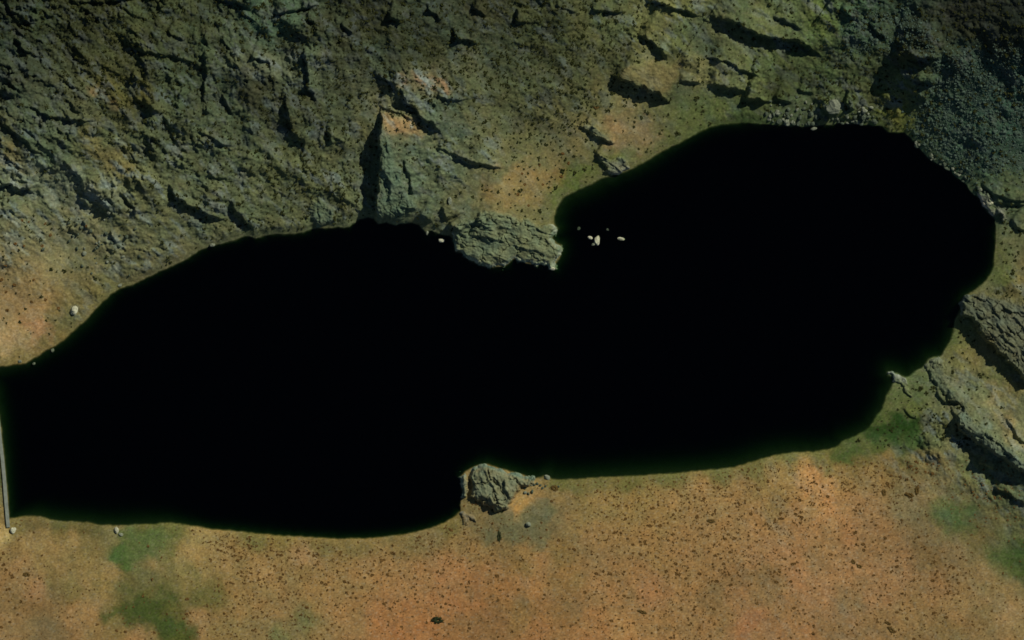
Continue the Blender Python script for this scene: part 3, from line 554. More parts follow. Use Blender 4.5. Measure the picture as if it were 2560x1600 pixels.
# ------------------------------------------------------------ free-standing outcrops
def outcrop(name, label, cat, pts, h, edge, tint, rim=None, seed=0, ang=-35, rough=1.0, terr=0.0, drop=1.2):
    P = wpoly(pts)
    xs = [p[0] for p in P]; ys = [p[1] for p in P]
    ax = np.arange(min(xs) - 2.0, max(xs) + 2.0, 0.3); ay = np.arange(min(ys) - 2.0, max(ys) + 2.0, 0.3)
    X, Y = np.meshgrid(ax, ay)
    s = poly_sd(X + 1.3 * fbm(X, Y, 5.0, 4, 500 + seed, .6), Y + 1.3 * fbm(X, Y, 5.0, 4, 520 + seed, .6), P)
    G = bil(HCORE, (X + 262) / 0.4, (Y + 166) / 0.4)
    G = np.maximum(G, -0.6)
    th = math.radians(ang)
    al = X * math.cos(th) + Y * math.sin(th); ac = -X * math.sin(th) + Y * math.cos(th)
    pr = sstep(-0.2, edge, s)
    b = h * (0.45 * sstep(-0.1, edge * 0.35, s) + 0.55 * pr)
    b = b + pr * rough * (0.28 * ridged(al / 2.2, ac, 6.0, 3, 540 + seed, 0.6) + 0.30 * fbm(X, Y, 5, 5, 560 + seed, 0.62))
    for wl, amp in ((6.5, 1.0), (2.9, 0.42)):             # stepped beds, broken along their length
        ph = ac / wl + 0.75 * fbm(al / 2.0, ac, 9, 3, 590 + seed); f = ph - np.floor(ph)
        br = sstep(-0.3, 0.35, fbm(al / 1.8, ac, 6, 3, 595 + seed))
        b = b + pr * rough * amp * br * sstep(0, 0.16, f) * (1 - f)
    b = b - pr * rough * 0.8 * sstep(0.80, 0.98, 1 - 2.2 * np.abs(fbm(X, Y, 9.0, 3, 580 + seed)))
    if terr:
        q = terr; b = (np.floor(b / q) + sstep(0.55, 1.0, b / q - np.floor(b / q))) * q
    b = np.where(s < 0, -drop * sstep(0, -0.8, s), np.maximum(b, 0.15 * sstep(0, .4, s)))
    Z = G + b
    keep = s > -1.3
    Fq = grid_faces(len(ax), len(ay))
    kf = keep.ravel()[Fq].all(1); Fq = Fq[kf]
    used = np.unique(Fq); mp = np.full(X.size, -1); mp[used] = np.arange(len(used))
    c = np.ones(X.shape + (3,)) * lin(tint)
    c = c * (1 + 0.35 * fbm(X, Y, 3.0, 4, 600 + seed))[..., None] * (1 + fbm(X, Y, 6, 2, 610 + seed)[..., None] * np.array([0.12, 0, -0.10]))
    gt = bil(CCORE, (X + 262) / 0.4, (Y + 166) / 0.4)
    land = sstep(0.6, 2.2, -shore(X, Y))
    bw = (land * (0.35 + 0.55 * sstep(2.6, 0.2, s)))[..., None]
    c = c * (1 - bw) + gt * bw
    if rim is not None:
        kk = (sstep(2.6, 0.4, s) * (0.5 + 0.8 * fbm(X, Y, 3, 2, 620 + seed)).clip(0, 1) * sstep(-3.5, -1.2, shore(X, Y)))[..., None]
        c = c * (1 - kk) + lin(rim) * kk
    cx, cy = sum(xs) / len(xs), sum(ys) / len(ys)
    Vv = np.stack([X - cx, Y - cy, Z], -1).reshape(-1, 3)[used]
    o = link(name, mesh_np(name, Vv, mp[Fq], M_rock, np.clip(c, .004, .9).reshape(-1, 3)[used]), loc=(cx, cy, 0))
    tag(o, label, cat)
    return o

outcrop('rock_outcrop', 'craggy grey green rock headland jutting into the lake from the north shore', 'rock outcrop',
 [(1127,592),(1135,609),(1137,630),(1158,635),(1172,650),(1190,660),(1211,667),(1233,668),(1259,666),(1272,657),(1282,648),(1296,651),
  (1320,659),(1341,661),(1367,662),(1376,675),(1386,673),(1388,662),(1398,649),(1404,630),(1403,614),(1391,608),(1378,597),(1384,585),
  (1394,572),(1384,560),(1350,562),(1320,545),(1290,545),(1250,522),(1200,528),(1180,545),(1150,552),(1130,570)],
 1.3, 2.4, (102,118,90), (160,168,140), 1, -15, 1.35)
outcrop('rock_outcrop', 'grey green rock knob on the south shore where the bank juts into the lake', 'rock outcrop',
 [(1174,1192),(1182,1168),(1201,1161),(1222,1161),(1243,1169),(1280,1180),(1312,1190),(1338,1197),(1328,1212),(1302,1222),
  (1288,1246),(1276,1268),(1244,1282),(1225,1272),(1205,1256),(1182,1246),(1175,1225)],
 4.2, 4.0, (94,114,92), (134,142,116), 2, -70, 1.8)
outcrop('rock_outcrop', 'narrow upright grey fin in the lake, split from the south shore knob', 'rock outcrop',
 [(1151,1192),(1158,1182),(1167,1188),(1173,1212),(1168,1240),(1158,1252),(1150,1250),(1154,1232),(1151,1212)],
 2.2, 1.5, (104,122,100), (134,142,116), 13, -80, 1.2)
outcrop('rock_outcrop', 'small pale broken outcrop on the bank below the south shore knob', 'rock outcrop',
 [(1153,1282),(1165,1276),(1180,1284),(1192,1298),(1184,1308),(1170,1300),(1166,1316),(1156,1306),(1150,1294)],
 0.9, 1.2, (128,128,110), None, 14, -70, 0.8)
outcrop('rock_outcrop', 'big brown grey rock slab above a black shadow at the right edge', 'rock outcrop',
 [(2401,757),(2412,741),(2440,733),(2480,738),(2520,748),(2700,790),(2700,1040),(2640,1000),(2560,948),(2530,920),(2508,898),(2488,876),(2468,852),(2448,832),(2436,812),
  (2428,800),(2414,796),(2402,786)],
 6.8, 1.8, (86,94,78), (112,122,102), 3, -40, 1.5)
outcrop('rock_outcrop', 'long narrow rock ridge running down to the right edge below the big slab', 'rock outcrop',
 [(2392,1035),(2410,1018),(2430,1040),(2470,1075),(2520,1115),(2580,1165),(2600,1215),(2560,1185),(2520,1160),(2480,1135),(2440,1110),(2405,1085),(2386,1058)],
 3.0, 1.6, (90,104,86), (112,124,102), 4, -38, 1.5)
outcrop('rock_outcrop', 'tall grey green rock buttress with a black shadow along its west face', 'rock outcrop',
 [(950,335),(975,345),(990,380),(1000,420),(1015,470),(1040,500),(1048,520),(1020,545),(990,552),(960,550),(942,548),(943,500),(948,450),(950,400)],
 0.5, 3.5, (90,108,84), None, 5, -80, 1.0)
outcrop('rock_outcrop', 'small layered grey outcrop on the slope above the cove north of the lake', 'rock outcrop',
 [(1448,312),(1465,306),(1490,318),(1510,330),(1535,340),(1542,352),(1528,362),(1505,352),(1480,345),(1470,328),(1450,322)],
 1.5, 1.4, (104,116,92), None, 6, -30, 0.8)
outcrop('rock_outcrop', 'broken grey outcrop touching the north shore of the eastern basin', 'rock outcrop',
 [(1490,388),(1510,392),(1528,398),(1545,392),(1560,396),(1574,418),(1560,430),(1545,436),(1528,440),(1512,432),(1515,420),(1498,408)],
 1.7, 1.5, (118,124,106), (140,144,122), 7, -30, 1.0)
outcrop('rock_outcrop', 'flat topped olive rock ledge casting a deep shadow north of the eastern basin', 'rock outcrop',
 [(1540,190),(1560,170),(1590,160),(1640,158),(1690,165),(1700,190),(1690,215),(1668,240),(1640,236),(1610,224),(1565,206)],
 0.7, 4.0, (112,104,66), None, 8, -20, 0.15)
outcrop('rock_outcrop', 'rough grey green rock patch among scrub left of the buttress', 'rock outcrop',
 [(780,500),(800,492),(825,505),(840,525),(836,555),(815,566),(790,562),(775,540),(770,520)],
 1.3, 3.0, (90,108,86), None, 9, -50, 1.0)
outcrop('rock_outcrop', 'thin grey fin of rock pointing into the lake above the green marsh', 'rock outcrop',
 [(2218,929),(2232,931),(2245,936),(2262,946),(2268,958),(2274,974),(2284,986),(2280,993),(2266,984),(2258,968),(2248,958),(2234,950),(2232,940),(2220,935)],
 1.0, 1.0, (118,126,104), (140,148,128), 10, -50, 0.6)
outcrop('rock_outcrop', 'grey speckled rock rib where the east shore meets the lake beside the fin', 'rock outcrop',
 [(2322,898),(2345,893),(2360,905),(2362,930),(2372,955),(2395,975),(2420,1000),(2432,1030),(2415,1030),(2395,1012),(2372,1000),(2350,975),(2332,955),(2320,935),(2313,915)],
 1.3, 2.2, (96,104,80), (116,124,100), 11, -60, 0.9)
outcrop('rock_outcrop', 'jumbled pale rock bank at the north east corner of the lake', 'rock outcrop',
 [(2448,472),(2460,480),(2478,492),(2482,505),(2478,515),(2498,520),(2512,530),(2520,545),(2510,552),(2498,540),(2484,536),(2470,530),(2460,517),(2455,505),(2448,494),(2440,482)],
 1.8, 1.4, (150,148,128), None, 12, -45, 1.0)

# ------------------------------------------------------------ boulders
def ico(sub):
    p = (1 + 5 ** .5) / 2
    v = [(-1,p,0),(1,p,0),(-1,-p,0),(1,-p,0),(0,-1,p),(0,1,p),(0,-1,-p),(0,1,-p),(p,0,-1),(p,0,1),(-p,0,-1),(-p,0,1)]
    f = [(0,11,5),(0,5,1),(0,1,7),(0,7,10),(0,10,11),(1,5,9),(5,11,4),(11,10,2),(10,7,6),(7,1,8),(3,9,4),(3,4,2),(3,2,6),(3,6,8),(3,8,9),(4,9,5),(2,4,11),(6,2,10),(8,6,7),(9,8,1)]
    v = [np.array(a, float) / np.linalg.norm(a) for a in v]
    for _ in range(sub):
        mid = {}; nf = []
        def mp(a, b):
            kk = (min(a, b), max(a, b))
            if kk not in mid:
                q = v[a] + v[b]; v.append(q / np.linalg.norm(q)); mid[kk] = len(v) - 1
            return mid[kk]
        for a, b, c in f:
            x, y, z = mp(a, b), mp(b, c), mp(c, a); nf += [(a, x, z), (b, y, x), (c, z, y), (x, y, z)]
        f = nf
    return np.array(v), np.array(f)

def rock_shape(sub, seed, flat=0.7, cuts=7):
    v, f = ico(sub)
    r = np.random.RandomState(seed)
    for _ in range(cuts):                                # plane cuts make facets
        n = r.normal(size=3); n /= np.linalg.norm(n); dd = r.uniform(0.62, 0.9)
        q = v @ n; v = v - np.maximum(q - dd, 0)[:, None] * n
    v = v * (1 + 0.10 * fbm(v[:, 0] + 3 * seed, v[:, 1] + v[:, 2] * 1.7, 0.6, 3, seed))[:, None]
    v[:, 2] *= flat
    return v, f

def boulder(label, px, py, rx, ry, hz, mat, seed, rot=0, group=None, cat='boulder', name='boulder'):
    """rx, ry in photograph pixels"""
    v, f = rock_shape(3, seed, 1.0)
    v = v * np.array([rx * 0.2, ry * 0.2, hz])
    x, y = W(px, py); x = float(x); y = float(y)
    z = max(zat(x, y), -0.5)
    o = link(name, mesh_np(name, v, f, mat, smooth=False), loc=(x, y, z + hz * 0.25), rot=(0, 0, -math.radians(rot)))
    tag(o, label, cat, group)
    return o

boulder('largest pale upright stone standing in the lake east of the headland', 1493, 601, 7.5, 13, 1.3, M_lake_stone, 1, 0)
boulder('small pale stone in the lake just left of the largest lake stone', 1475, 595, 6.5, 5, 0.8, M_lake_stone, 2, 15)
boulder('tiny stone in the lake touching the foot of the largest lake stone', 1483, 611, 4, 4.5, 0.6, M_boulder, 3, 40)
boulder('flat whitish stone in the lake, easternmost of the lake stones', 1553, 597, 10, 4.5, 0.7, M_lake_stone, 4, 5)
boulder('dim grey stone barely above the water north of the largest lake stone', 1519, 574, 4, 3.5, 0.45, M_boulder_dark, 5, 10)
boulder('faint drowned stone in the lake nearest the headland', 1447, 571, 4, 5, 0.35, M_boulder_dark, 6, 30)
boulder('pale oval stone in the water at the west foot of the headland', 1104, 601, 9.5, 5, 0.8, M_lake_stone, 7, 5)
boulder('narrow light stone at the water edge left of the headland', 1068, 582, 3.5, 6, 0.7, M_boulder, 8, 10)
boulder('lone pale boulder on the grassy bank near the west end of the north shore', 186, 776, 9, 12, 1.9, M_lake_stone, 9, 20)
boulder('small stone at the lake edge on the far left north shore', 50, 903, 4.5, 4.5, 0.6, M_boulder, 10, 0)
boulder('tiny stone in the shallow water near the left edge', 85, 909, 4, 3.5, 0.4, M_boulder, 11, 0)
boulder('small grey stone in the shallows below the pale sandy bank', 132, 876, 5, 5, 0.4, M_boulder, 12, 0)
boulder('yellowish boulder beside the south end of the dam wall', 33, 1325, 8, 9, 1.1, M_lake_stone, 13, 0)
boulder('whitish boulder on the south bank beside the green gully', 292, 1325, 6, 9, 1.1, M_lake_stone, 14, -10)
boulder('smaller stone just below the whitish boulder by the green gully', 302, 1336, 6, 5, 0.6, M_boulder, 15, 20)
boulder('light boulder with a dark shadow on the grey soil east of the south rock knob', 1321, 1311, 7, 6, 1.6, M_boulder, 16, 20)
boulder('upright pale rock on the bare ground above the headland', 1125, 504, 5.5, 12, 1.5, M_boulder, 17, -5)
boulder('pale pointed stone standing at the south shore right of the rock knob', 1368, 1193, 8, 6, 1.0, M_boulder, 18, 30)
boulder('pale stone at the tip of the headland south east corner', 1380, 671, 8, 5, 1.0, M_lake_stone, 19, 25)
boulder('pair of pale stones joined at the water edge on the western north shore', 531, 612, 7, 5, 0.9, M_boulder, 20, -20)
boulder('small pale stone at the water edge between grass banks in the west', 300, 713, 6, 4, 0.6, M_boulder, 21, -20)
boulder('large smooth pale block among the stones on the north shore of the eastern basin', 2083, 268, 19, 20, 2.6, M_boulder, 22, -25)
boulder('pale stone half in the water below the north shore blocks', 2035, 322, 8, 4.5, 0.9, M_boulder, 23, -5)
boulder('bright stone on the crest of the bank at the north east corner of the lake', 2475, 505, 9, 12, 1.5, M_lake_stone, 24, 10)
boulder('pale rounded stone on the tip of the big slab beside the water', 2424, 765, 20, 14, 1.2, M_boulder, 25, -30)
r = np.random.RandomState(21)
for kx in range(95):                                     # jumble of blocks along the north shore
    px = r.uniform(1915, 2190); py = 312 - abs(r.normal(0, 26)) - (8 if px < 1950 else 0)
    if 2058 < px < 2108 and 245 < py < 290: continue
    s = r.uniform(2.6, 7.5)
    boulder('angular grey block in the jumble along the north shore of the eastern basin', px, py, s, s * r.uniform(.6, 1), s * 0.16, M_boulder_dark if r.rand() < .78 else M_boulder,
            1000 + kx, r.uniform(0, 180), 'blocks along the north shore')
for kx in range(26):                                     # rubble trailing off the south knob
    px = r.normal(1318, 28); py = 1207 + (px - 1318) * .05 + abs(r.normal(0, 12)); s = r.uniform(2.5, 6)
    boulder('small grey rubble stone trailing right from the south rock knob', px, py, s, s * r.uniform(.6, 1), s * 0.17, M_boulder_dark if r.rand() < .5 else M_boulder,
            500 + kx, r.uniform(0, 180), 'rubble beside the south rock knob')
for kx in range(34):                                     # stones along the north-east shore
    tq = r.rand(); px = 2290 + tq * 175; py = 372 + tq * 125 + r.normal(0, 6) - 12
    s = r.uniform(3, 7)
    boulder('small grey stone on the steep north east shore below the scree', px, py, s, s * r.uniform(.6, 1), s * 0.17, M_boulder_dark if r.rand() < .5 else M_boulder,
            200 + kx, r.uniform(0, 180), 'stones along the north east shore')
for kx in range(40):                                     # stones scattered on the western slope
    px = r.normal(240, 55); py = r.normal(610, 40)
    s = r.uniform(2.5, 6)
    boulder('small pale stone scattered on the slope above the western north shore', px, py, s, s * r.uniform(.6, 1), s * 0.17, M_boulder_dark if r.rand() < .5 else M_boulder,
            300 + kx, r.uniform(0, 180), 'stones on the western slope')

# ------------------------------------------------------------ scree (uncountable)
def scatter_mesh(name, P, R, shapes, mat, stuff_label, cat, seed=0, zoff=0.1, zsc=1.0):
    r = np.random.RandomState(seed); vs = []; fs = []; n0 = 0
    gz = bil(HCORE, (P[:, 0] + 262) / 0.4, (P[:, 1] + 166) / 0.4)
    for i in range(len(P)):
        v, f = shapes[r.randint(len(shapes))]
        a = r.uniform(0, 6.283); ca, sa = math.cos(a), math.sin(a)
        q = v * R[i] * np.array([1, r.uniform(.65, 1), r.uniform(.7, 1.1) * zsc])
        q = np.stack([q[:, 0] * ca - q[:, 1] * sa + P[i, 0], q[:, 0] * sa + q[:, 1] * ca + P[i, 1], q[:, 2] + gz[i] + zoff * R[i]], 1)
        vs.append(q); fs.append(f + n0); n0 += len(v)
    o = link(name, mesh_np(name, np.concatenate(vs), np.concatenate(fs), mat, smooth=False))
    tag(o, stuff_label, cat, kind='stuff')
    return o

SCREE_P = [(2110,70),(2180,20),(2290,20),(2340,130),(2560,120),(2620,200),(2620,440),(2540,430),(2450,440),(2420,445),(2370,415),(2310,380),(2285,345),(2282,280),(2300,230),(2340,180),(2290,120),(2200,130),(2120,130)]
SW_ = wpoly(SCREE_P)
P = np.stack([r.uniform(160, 262, 20000), r.uniform(68, 162, 20000)], 1)
s = poly_sd(P[:, 0], P[:, 1], SW_); keep = (r.rand(len(P)) < sstep(-5, 6, s + 3 * fbm(P[:, 0], P[:, 1], 12, 3, 801)) * (.55 + .45 * sstep(-.4, .2, fbm(P[:, 0] - P[:, 1], (P[:, 1] + P[:, 0]) * 3, 20, 3, 811)))) & (shore(P[:, 0], P[:, 1]) < -1.5)
P = P[keep]
shp = [rock_shape(1, 900 + i, 0.55, 6) for i in range(8)]
scatter_mesh('scree', P, np.exp(r.normal(-1.3, 0.5, len(P))).clip(.15, 1.4), shp, M_scree, 'dark blue green scree covering the steep slope in the upper right corner', 'scree', 5)

# ------------------------------------------------------------ bunch grass and shrubs
def tuft_shape(seed, blades=26, broad=0.22):
    r = np.random.RandomState(seed); v = []; f = []
    for i in range(blades):                              # long leaves arching out of one root
        a = r.uniform(0, 6.283); ln = r.uniform(.65, 1.1); lift = r.uniform(.25, 1.0)
        ca, sa = math.cos(a), math.sin(a); n = len(v); wd = broad * r.uniform(.6, 1.2)
        for (d, z, ww) in ((0.05, 0.0, wd * .6), (ln * .5, .75 * lift, wd), (ln, .35 * lift, wd * .25)):
            v.append((d * ca - ww * sa, d * sa + ww * ca, z)); v.append((d * ca + ww * sa, d * sa - ww * ca, z))
        f += [(n, n + 1, n + 3), (n, n + 3, n + 2), (n + 2, n + 3, n + 5), (n + 2, n + 5, n + 4)]
    return np.array(v), np.array(f)

TUFT = [mesh_np('grass_tussock', *tuft_shape(i), M_tuft, smooth=False) for i in range(6)]
TUFTN = [mesh_np('grass_tussock', *tuft_shape(i + 20), M_tuft_n, smooth=False) for i in range(4)]
SHRUB = [mesh_np('shrub', *tuft_shape(i + 50, 70, 0.16), M_shrub, smooth=False) for i in range(4)]
SHRUBG = [mesh_np('shrub', *tuft_shape(i + 60, 70, 0.16), M_shrub_g, smooth=False) for i in range(2)]
def place(meshes, name, px, py, rad, label, cat, group=None, stretch=(1, 1), rot=None, hz=0.6):
    x, y = W(px, py); x = float(x); y = float(y)
    o = link(name, meshes[r.randint(len(meshes))], loc=(x, y, zat(x, y) - 0.05), rot=(0, 0, r.uniform(0, 6.28) if rot is None else -math.radians(rot)),
             scale=(rad * stretch[0], rad * stretch[1], rad * hz))
    tag(o, label, cat, group)
    return o

T = lambda ox, oy, l: [(ox + a / 3.78, oy + b / 3.78) for a, b in l]
south = T(1280,1200,[(375,200),(1005,245),(1075,365),(1335,265),(1255,580),(1145,610),(1310,435),(910,755),(1215,815),(930,885),(800,885),(1480,570),(1550,290),(1590,290),
 (1850,530),(2045,515),(2015,555),(2105,550),(1720,670),(2060,680),(1920,712),(1950,700),(1775,885),(1940,955),(1620,1050),(1750,1070),(2110,220),(2260,320),(1600,150),(1945,70),
 (1675,1370),(1500,1490),(940,1330),(910,1370),(985,1380),(470,1385),(605,1350),(625,710),(185,705),(60,1035),(1190,1120),(1060,1095),(1100,1110),(1875,1475),(2070,990),(1400,430),
 (1815,175),(1665,175),(1380,205),(965,500),(1030,500),(850,1120),(780,1080),(1010,955),(910,995),(1365,1050),(440,570),(590,655),(2000,790),(1550,790),(1145,690),(1215,700),(1750,350),
 (2080,1275),(1910,1220),(1720,1225),(1600,1225),(1150,1350),(240,1370),(690,1060),(1190,940),(1560,890),(1460,860),(2350,845),(2290,900)]) \
 + T(1920,1200,[(565,155),(130,365),(140,235),(860,230),(830,290),(1145,210),(1150,265),(980,325),(910,430),(980,395),(1020,425),(630,490),(830,490),(1110,545),(1115,640),
 (440,630),(450,545),(160,745),(230,795),(910,1320),(1035,1340),(1310,1310),(1350,1140),(1220,1250),(1155,1175),(1595,920),(1785,940),(1800,970),(1700,1070),(1900,1020),(1870,875),
 (1600,860),(1220,760),(1220,815),(245,1210),(870,985),(1685,1295),(1830,1325),(2350,1130),(750,1460),(900,605),(905,660),(820,65),(765,100),(605,30),(700,25),(300,190),(430,240),
 (270,270),(260,320),(320,350),(250,405),(305,405),(120,315),(215,960),(85,965),(25,890),(165,890),(600,705),(1070,705),(1750,830),(1660,890),(1700,950),(1560,950),(1160,870),(1000,900),
 (1380,945),(1440,1080),(1815,1140),(1380,1500),(1250,1225),(1740,160),(1975,165),(2130,160),(840,1365),(300,1360),(335,1225),(245,690),(370,760),(665,845)]) \
 + T(640,1200,[(545,715),(125,750),(310,735),(205,705),(240,710),(590,645),(1290,690),(1185,760),(1210,755),(1080,680),(1400,700),(1620,700),(1500,925),(1495,1010),(1505,1120),(1600,850),
 (1360,860),(1840,790),(1940,985),(1835,1180),(1795,1170),(2290,1135),(1000,1015),(615,1080),(425,925),(790,1390),(680,1415),(720,1365),(895,1110),(1100,900),(1340,1145),(25,945),(175,815),
 (100,1155),(2235,700),(2190,790),(2260,760),(1850,480),(1550,540),(1375,1385),(1080,1375),(1480,1290),(1830,1360),(230,930),(835,960),(660,985),(620,970),(400,665),(500,690),(2280,905),
 (2310,1040),(1215,1175),(945,1115),(310,1080),(480,1205),(105,1470),(20,1300),(1240,890)]) \
 + T(0,1200,[(1990,585),(2090,670),(2060,660),(2375,880),(1770,1125),(1765,1265),(1805,1340),(1740,1310),(1185,1435),(1460,1440),(60,850),(35,800),(120,920),(90,1030),(145,1210),(95,1340),(1870,1440),
 (1990,750),(2250,760),(2310,980),(2180,970),(2300,1090),(2230,1100),(2390,1420),(2210,1210),(1100,1425),(15,1390)]) \
 + T(1920,800,[(1355,1380),(1250,1480),(1165,1470),(1555,1450),(1490,1440),(1400,1440),(590,1475),(500,1400),(700,1440),(1015,1380)])
north = T(0,400,[(480,705),(430,600),(215,575),(275,585),(150,790),(55,995),(15,1130),(60,1245),(300,1340),(555,1400),(430,1320),(70,1420),(400,810),(140,1180),(230,810),(820,625),(320,1130)]) \
 + T(1280,400,[(465,155),(120,230),(55,325),(95,130),(260,45),(535,30),(155,430),(290,230)]) \
 + T(1280,0,[(800,1010),(780,1075),(240,1360),(480,1450),(1420,1230),(1150,1200),(435,370),(240,535),(765,415),(500,640),(385,640),(1195,660),(1285,655),(610,430),(260,1150),(430,1050),(660,975)]) \
 + T(1920,800,[(1840,315),(1745,360)]) + T(1920,400,[(2365,870),(2245,850)])
for px, py in south:
    place(TUFT, 'grass_tussock', px, py, r.uniform(.62, 1.05), 'dark tussock of bunch grass dotting the orange plain south of the lake', 'grass tussock',
          'tussocks on the southern plain', (1.15, 0.9), r.uniform(-25, 25))
for px, py in north:
    place(TUFT if (px < 400 and py > 500) or (1250 < px < 1480 and py > 380) else TUFTN, 'grass_tussock', px, py, r.uniform(.75, 1.15), 'dark tussock of bunch grass dotting the slopes north and east of the lake', 'grass tussock', 'tussocks on the northern slopes')
big = [(1095,1551,3.1,(1.35,.75),0,'large dark elongated shrub alone on the orange ground near the bottom edge, left of centre'),
 (1605,1530,2.0,(1.5,.6),15,'small crescent of dark scrub near the bottom edge, right of centre'),
 (2133,1405,1.7,(1,.8),40,'dark scrub clump, left end of a hooked pair on the eastern plain'),
 (2148,1416,1.8,(1.3,.7),15,'dark scrub clump, right end of a hooked pair on the eastern plain'),
 (2275,1238,2.6,(1.2,.6),10,'dark olive shrub curled round a grassy hollow, its lower arm'),
 (2292,1226,2.4,(.6,1.3),10,'dark olive shrub curled round a grassy hollow, its right arm'),
 (1248,1342,2.5,(.6,1.6),0,'tall dark shrub on grey soil south of the rock knob'),
 (2210,1232,1.9,(.9,1.2),0,'dark round shrub left of the curled shrub'),
 (1386,1221,2.1,(1.1,1),0,'dark shrub on the south shore right of the rock knob'),
 (1777,1303,1.9,(1.4,.7),0,'dark oval shrub in the middle of the southern plain'),
 (1235,1276,1.6,(1,1),0,'left one of two dark shrubs at the foot of the south rock knob'),
 (1254,1277,1.5,(1,1),0,'right one of two dark shrubs at the foot of the south rock knob'),
 (66,1437,1.9,(1.3,.8),0,'brown scrub patch on the plain near the lower left corner'),
 (2228,1575,2.0,(1.4,.8),35,'dark scrub clump at the lower right end of a broken line of scrub'),
 (2220,1558,1.7,(1.4,.6),25,'thin dark scrub at the upper left end of a broken line of scrub'),
 (1490,268,1.5,(1.2,1),0,'dark shrub on the orange slope below the big shadowed ledge')]
for px, py, rad, st, ro, lab in big:
    place(SHRUBG if 'tall dark' in lab or 'foot of' in lab or 'elongated' in lab else SHRUB, 'shrub', px, py, rad * 0.85, lab, 'shrub', None, st, ro, 0.4)

# the many small ones: one cover for the plain, one for the slopes
DS = [(560,1350,.9),(620,1400,1),(560,1480,.7),(640,1500,.7),(700,1380,1),(760,1400,1),(700,1480,.8),(800,1370,.9),(900,1360,.7),(820,1450,.5),(900,1420,.5),(1000,1400,.5),(1000,1360,.7),(1100,1350,.8),(1180,1370,.8),
 (1050,1450,.45),(1150,1480,.3),(1000,1520,.35),(900,1550,.4),(800,1530,.5),(700,1560,.4),(620,1560,.5),(1100,1560,.25),(1200,1560,.2),(1240,1400,.3),(1300,1370,.4),(1340,1300,.05),(1400,1280,.1),(1400,1340,.3),
 (1500,1260,.5),(1600,1280,.8),(1700,1240,.9),(1800,1230,.8),(1550,1350,.8),(1650,1350,.9),(1750,1350,.9),(1850,1330,.7),(1680,1400,.9),(1780,1420,.8),(1600,1430,.4),(1500,1420,.5),(1500,1500,.6),(1700,1480,.8),(1720,1560,.8),
 (1600,1560,.3),(1400,1560,.3),(1400,1500,.2),(1320,1560,.3),(1850,1500,.3),(1880,1560,.2),(1950,1270,.9),(2000,1200,.6),(2050,1210,.6),(2000,1290,.9),(2100,1230,.8),(2160,1250,.7),(2150,1180,.9),(2250,1190,.9),(1950,1400,.7),(1980,1440,.5),
 (2050,1380,.3),(2100,1330,.25),(2200,1350,.25),(2200,1430,.4),(2300,1420,.5),(2380,1430,.8),(2340,1460,.6),(2420,1460,.5),(2080,1500,.4),(2230,1500,.5),(2300,1540,.4),(2400,1540,.3),(2500,1540,.3),(2300,1280,.3),(2380,1240,.5),
 (2450,1260,.6),(2370,1290,.02),(2400,1310,.02),(2540,1400,.05),(2440,1350,.1),(2000,1550,.2),(2100,1580,.3),(300,1400,.02),(380,1350,.02),(380,1530,.02),(430,1580,.02),(440,1450,.1),(500,1400,.05),(520,1480,.1),(200,1380,.05),(100,1380,.05),
 (40,1440,.5),(40,1520,.4),(120,1540,.2),(220,1460,.15),(240,1560,.15),(340,1590,.3),(480,1560,.5),(470,1350,.05),(1340,1240,.05),(2050,1160,.1),(2250,1060,0),(2150,1110,0)]
def rand_by(fieldpts, n, box, power=2.0):
    px = r.uniform(box[0], box[2], n); py = r.uniform(box[1], box[3], n)
    X, Y = W(px, py)
    d = field(X, Y, fieldpts, power)
    clump = sstep(-0.5, 0.4, fbm(X, Y * 3.0, 10, 3, 701)) * sstep(-.45, .35, fbm(X, Y * 3.2, 4.0, 2, 711))
    sl = shore(X, Y)
    keep = (r.rand(n) < d * (0.35 + 0.9 * clump)) & (sl < -1.6) & (np.abs(X) < 259) & (np.abs(Y) < 164)
    return np.stack([X[keep], Y[keep]], 1)
P = rand_by(DS, 34000, (-5, 1150, 2575, 1610))
ts = [tuft_shape(i + 80, 9, 0.3) for i in range(10)]
scatter_mesh('grass_tussocks', P, np.exp(r.normal(-0.84, 0.34, len(P))).clip(.2, 1.1), ts, M_tuft, 'countless small tussocks speckling the orange plain south of the lake', 'grass', 8, 0, 0.75)
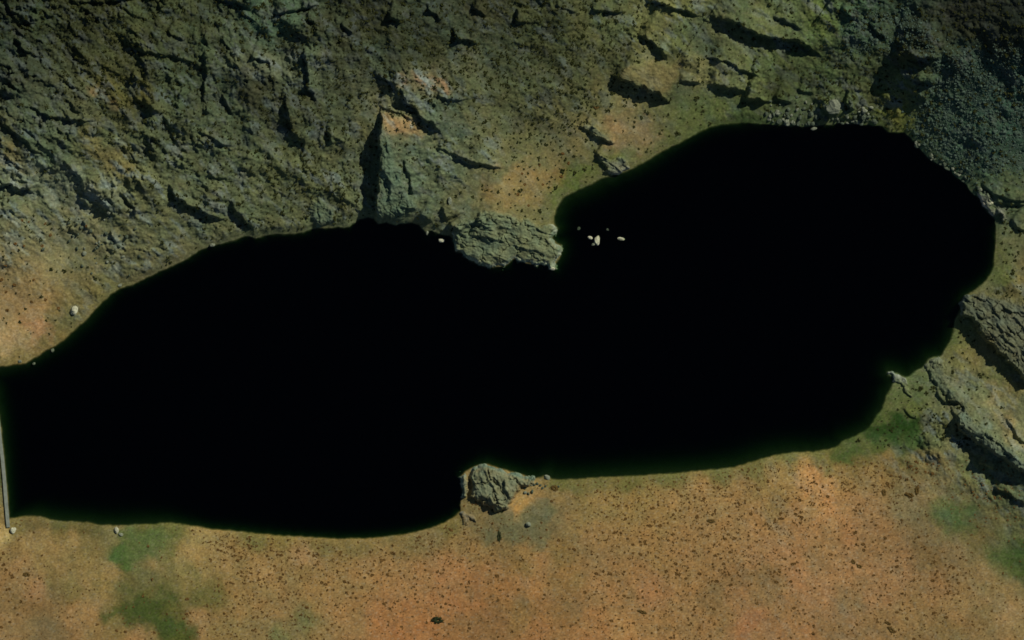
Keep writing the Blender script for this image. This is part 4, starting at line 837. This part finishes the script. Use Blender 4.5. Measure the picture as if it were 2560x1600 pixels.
DN = [(0,60,.5),(100,60,.6),(200,60,.8),(260,130,1),(320,230,1),(230,180,.8),(380,200,.5),(60,180,.3),(100,300,.1),(200,400,.1),(60,420,.1),(0,600,.08),(40,680,.15),(40,760,.1),(120,720,.06),(150,640,.1),(300,500,.1),(400,560,.15),(450,400,.3),(350,330,.5),
 (560,60,.7),(480,100,.4),(600,200,.3),(620,420,.4),(700,420,.6),(780,400,.8),(860,420,.9),(900,500,.7),(820,300,.7),(900,250,.7),(860,80,.7),(980,60,.8),(1000,120,.9),(1080,130,1),(1120,180,.7),(1200,170,.8),(1250,100,.9),(1200,40,.7),(960,350,.3),(1100,350,.1),
 (1060,480,.15),(1200,450,.15),(1250,500,.15),(1330,440,.2),(1200,280,.5),(1250,340,.5),(1300,250,1),(1300,120,1),(1400,80,1),(1400,200,1),(1350,300,.9),(1450,150,1),(1450,260,.8),(1520,80,.9),(1560,130,1),(1500,220,.5),(1580,150,.9),(1330,350,.5),(1400,350,.5),(1500,330,.15),
 (1600,330,.1),(1700,290,.2),(1650,180,.15),(1700,80,.3),(1800,60,.2),(1850,150,.2),(1950,60,.2),(2000,180,.3),(2100,230,.5),(2180,230,.5),(2200,160,.5),(2300,100,.6),(2450,80,.6),(2540,460,.3),(2530,620,.3),(2540,720,.3),(2400,880,.1),(2350,950,.5),(2400,1080,.5),(2480,1000,.1),(2300,1150,.1)]
P = rand_by(DN, 52000, (-5, -5, 2575, 1120))
scatter_mesh('slope_scrub', P, np.exp(r.normal(-0.36, 0.36, len(P))).clip(.25, 1.6), ts, M_tuft_n, 'dark low scrub speckling the rocky slopes north and east of the lake', 'scrub', 9, 0, 0.7)

# ------------------------------------------------------------ dam wall
line = [(-52,880),(-40,915),(-24,960),(-11,1005),(-4,1054),(1,1104),(6,1144),(11,1197),(15,1250),(19,1298),(21,1318)]
def ribbon(pts, offs):
    """profile offs = [(lateral m, z)] swept along pts"""
    P = [Vector((*map(float, W(a, b)), 0)) for a, b in pts]; rows = []
    for i, p in enumerate(P):
        d = (P[min(i + 1, len(P) - 1)] - P[max(i - 1, 0)]).normalized(); nrm = Vector((-d.y, d.x, 0))
        rows.append([(p.x + nrm.x * o, p.y + nrm.y * o, z) for o, z in offs])
    k = len(offs); v = np.array([q for rr in rows for q in rr]); f = []
    for i in range(len(P) - 1):
        for j in range(k):
            a, b = i * k + j, i * k + (j + 1) % k; f.append((a, b, b + k, a + k))
    f.append(tuple(range(k))); nn = (len(P) - 1) * k; f.append(tuple(nn + j for j in range(k - 1, -1, -1)))
    return v, np.array(f)
fine = []
for (a, b) in zip(line[:-1], line[1:]):
    for q in range(4): fine.append((a[0] + (b[0] - a[0]) * q / 4, a[1] + (b[1] - a[1]) * q / 4))
fine.append(line[-1])
dam = bpy.data.objects.new('dam_wall', None); COL.objects.link(dam)
tag(dam, 'thin curved grey concrete dam wall closing the lake at the left edge', 'dam')
v, f = ribbon(fine, [(-0.95, -4.0), (0.95, -4.0), (0.75, 0.95), (-0.75, 0.95)])
link('wall', mesh_np('wall', v, f, M_conc, smooth=False), dam)
v, f = ribbon(fine, [(-0.88, 0.953), (0.88, 0.953), (0.88, 1.2), (-0.88, 1.2)])
link('crest', mesh_np('crest', v, f, M_conc, smooth=False), dam)
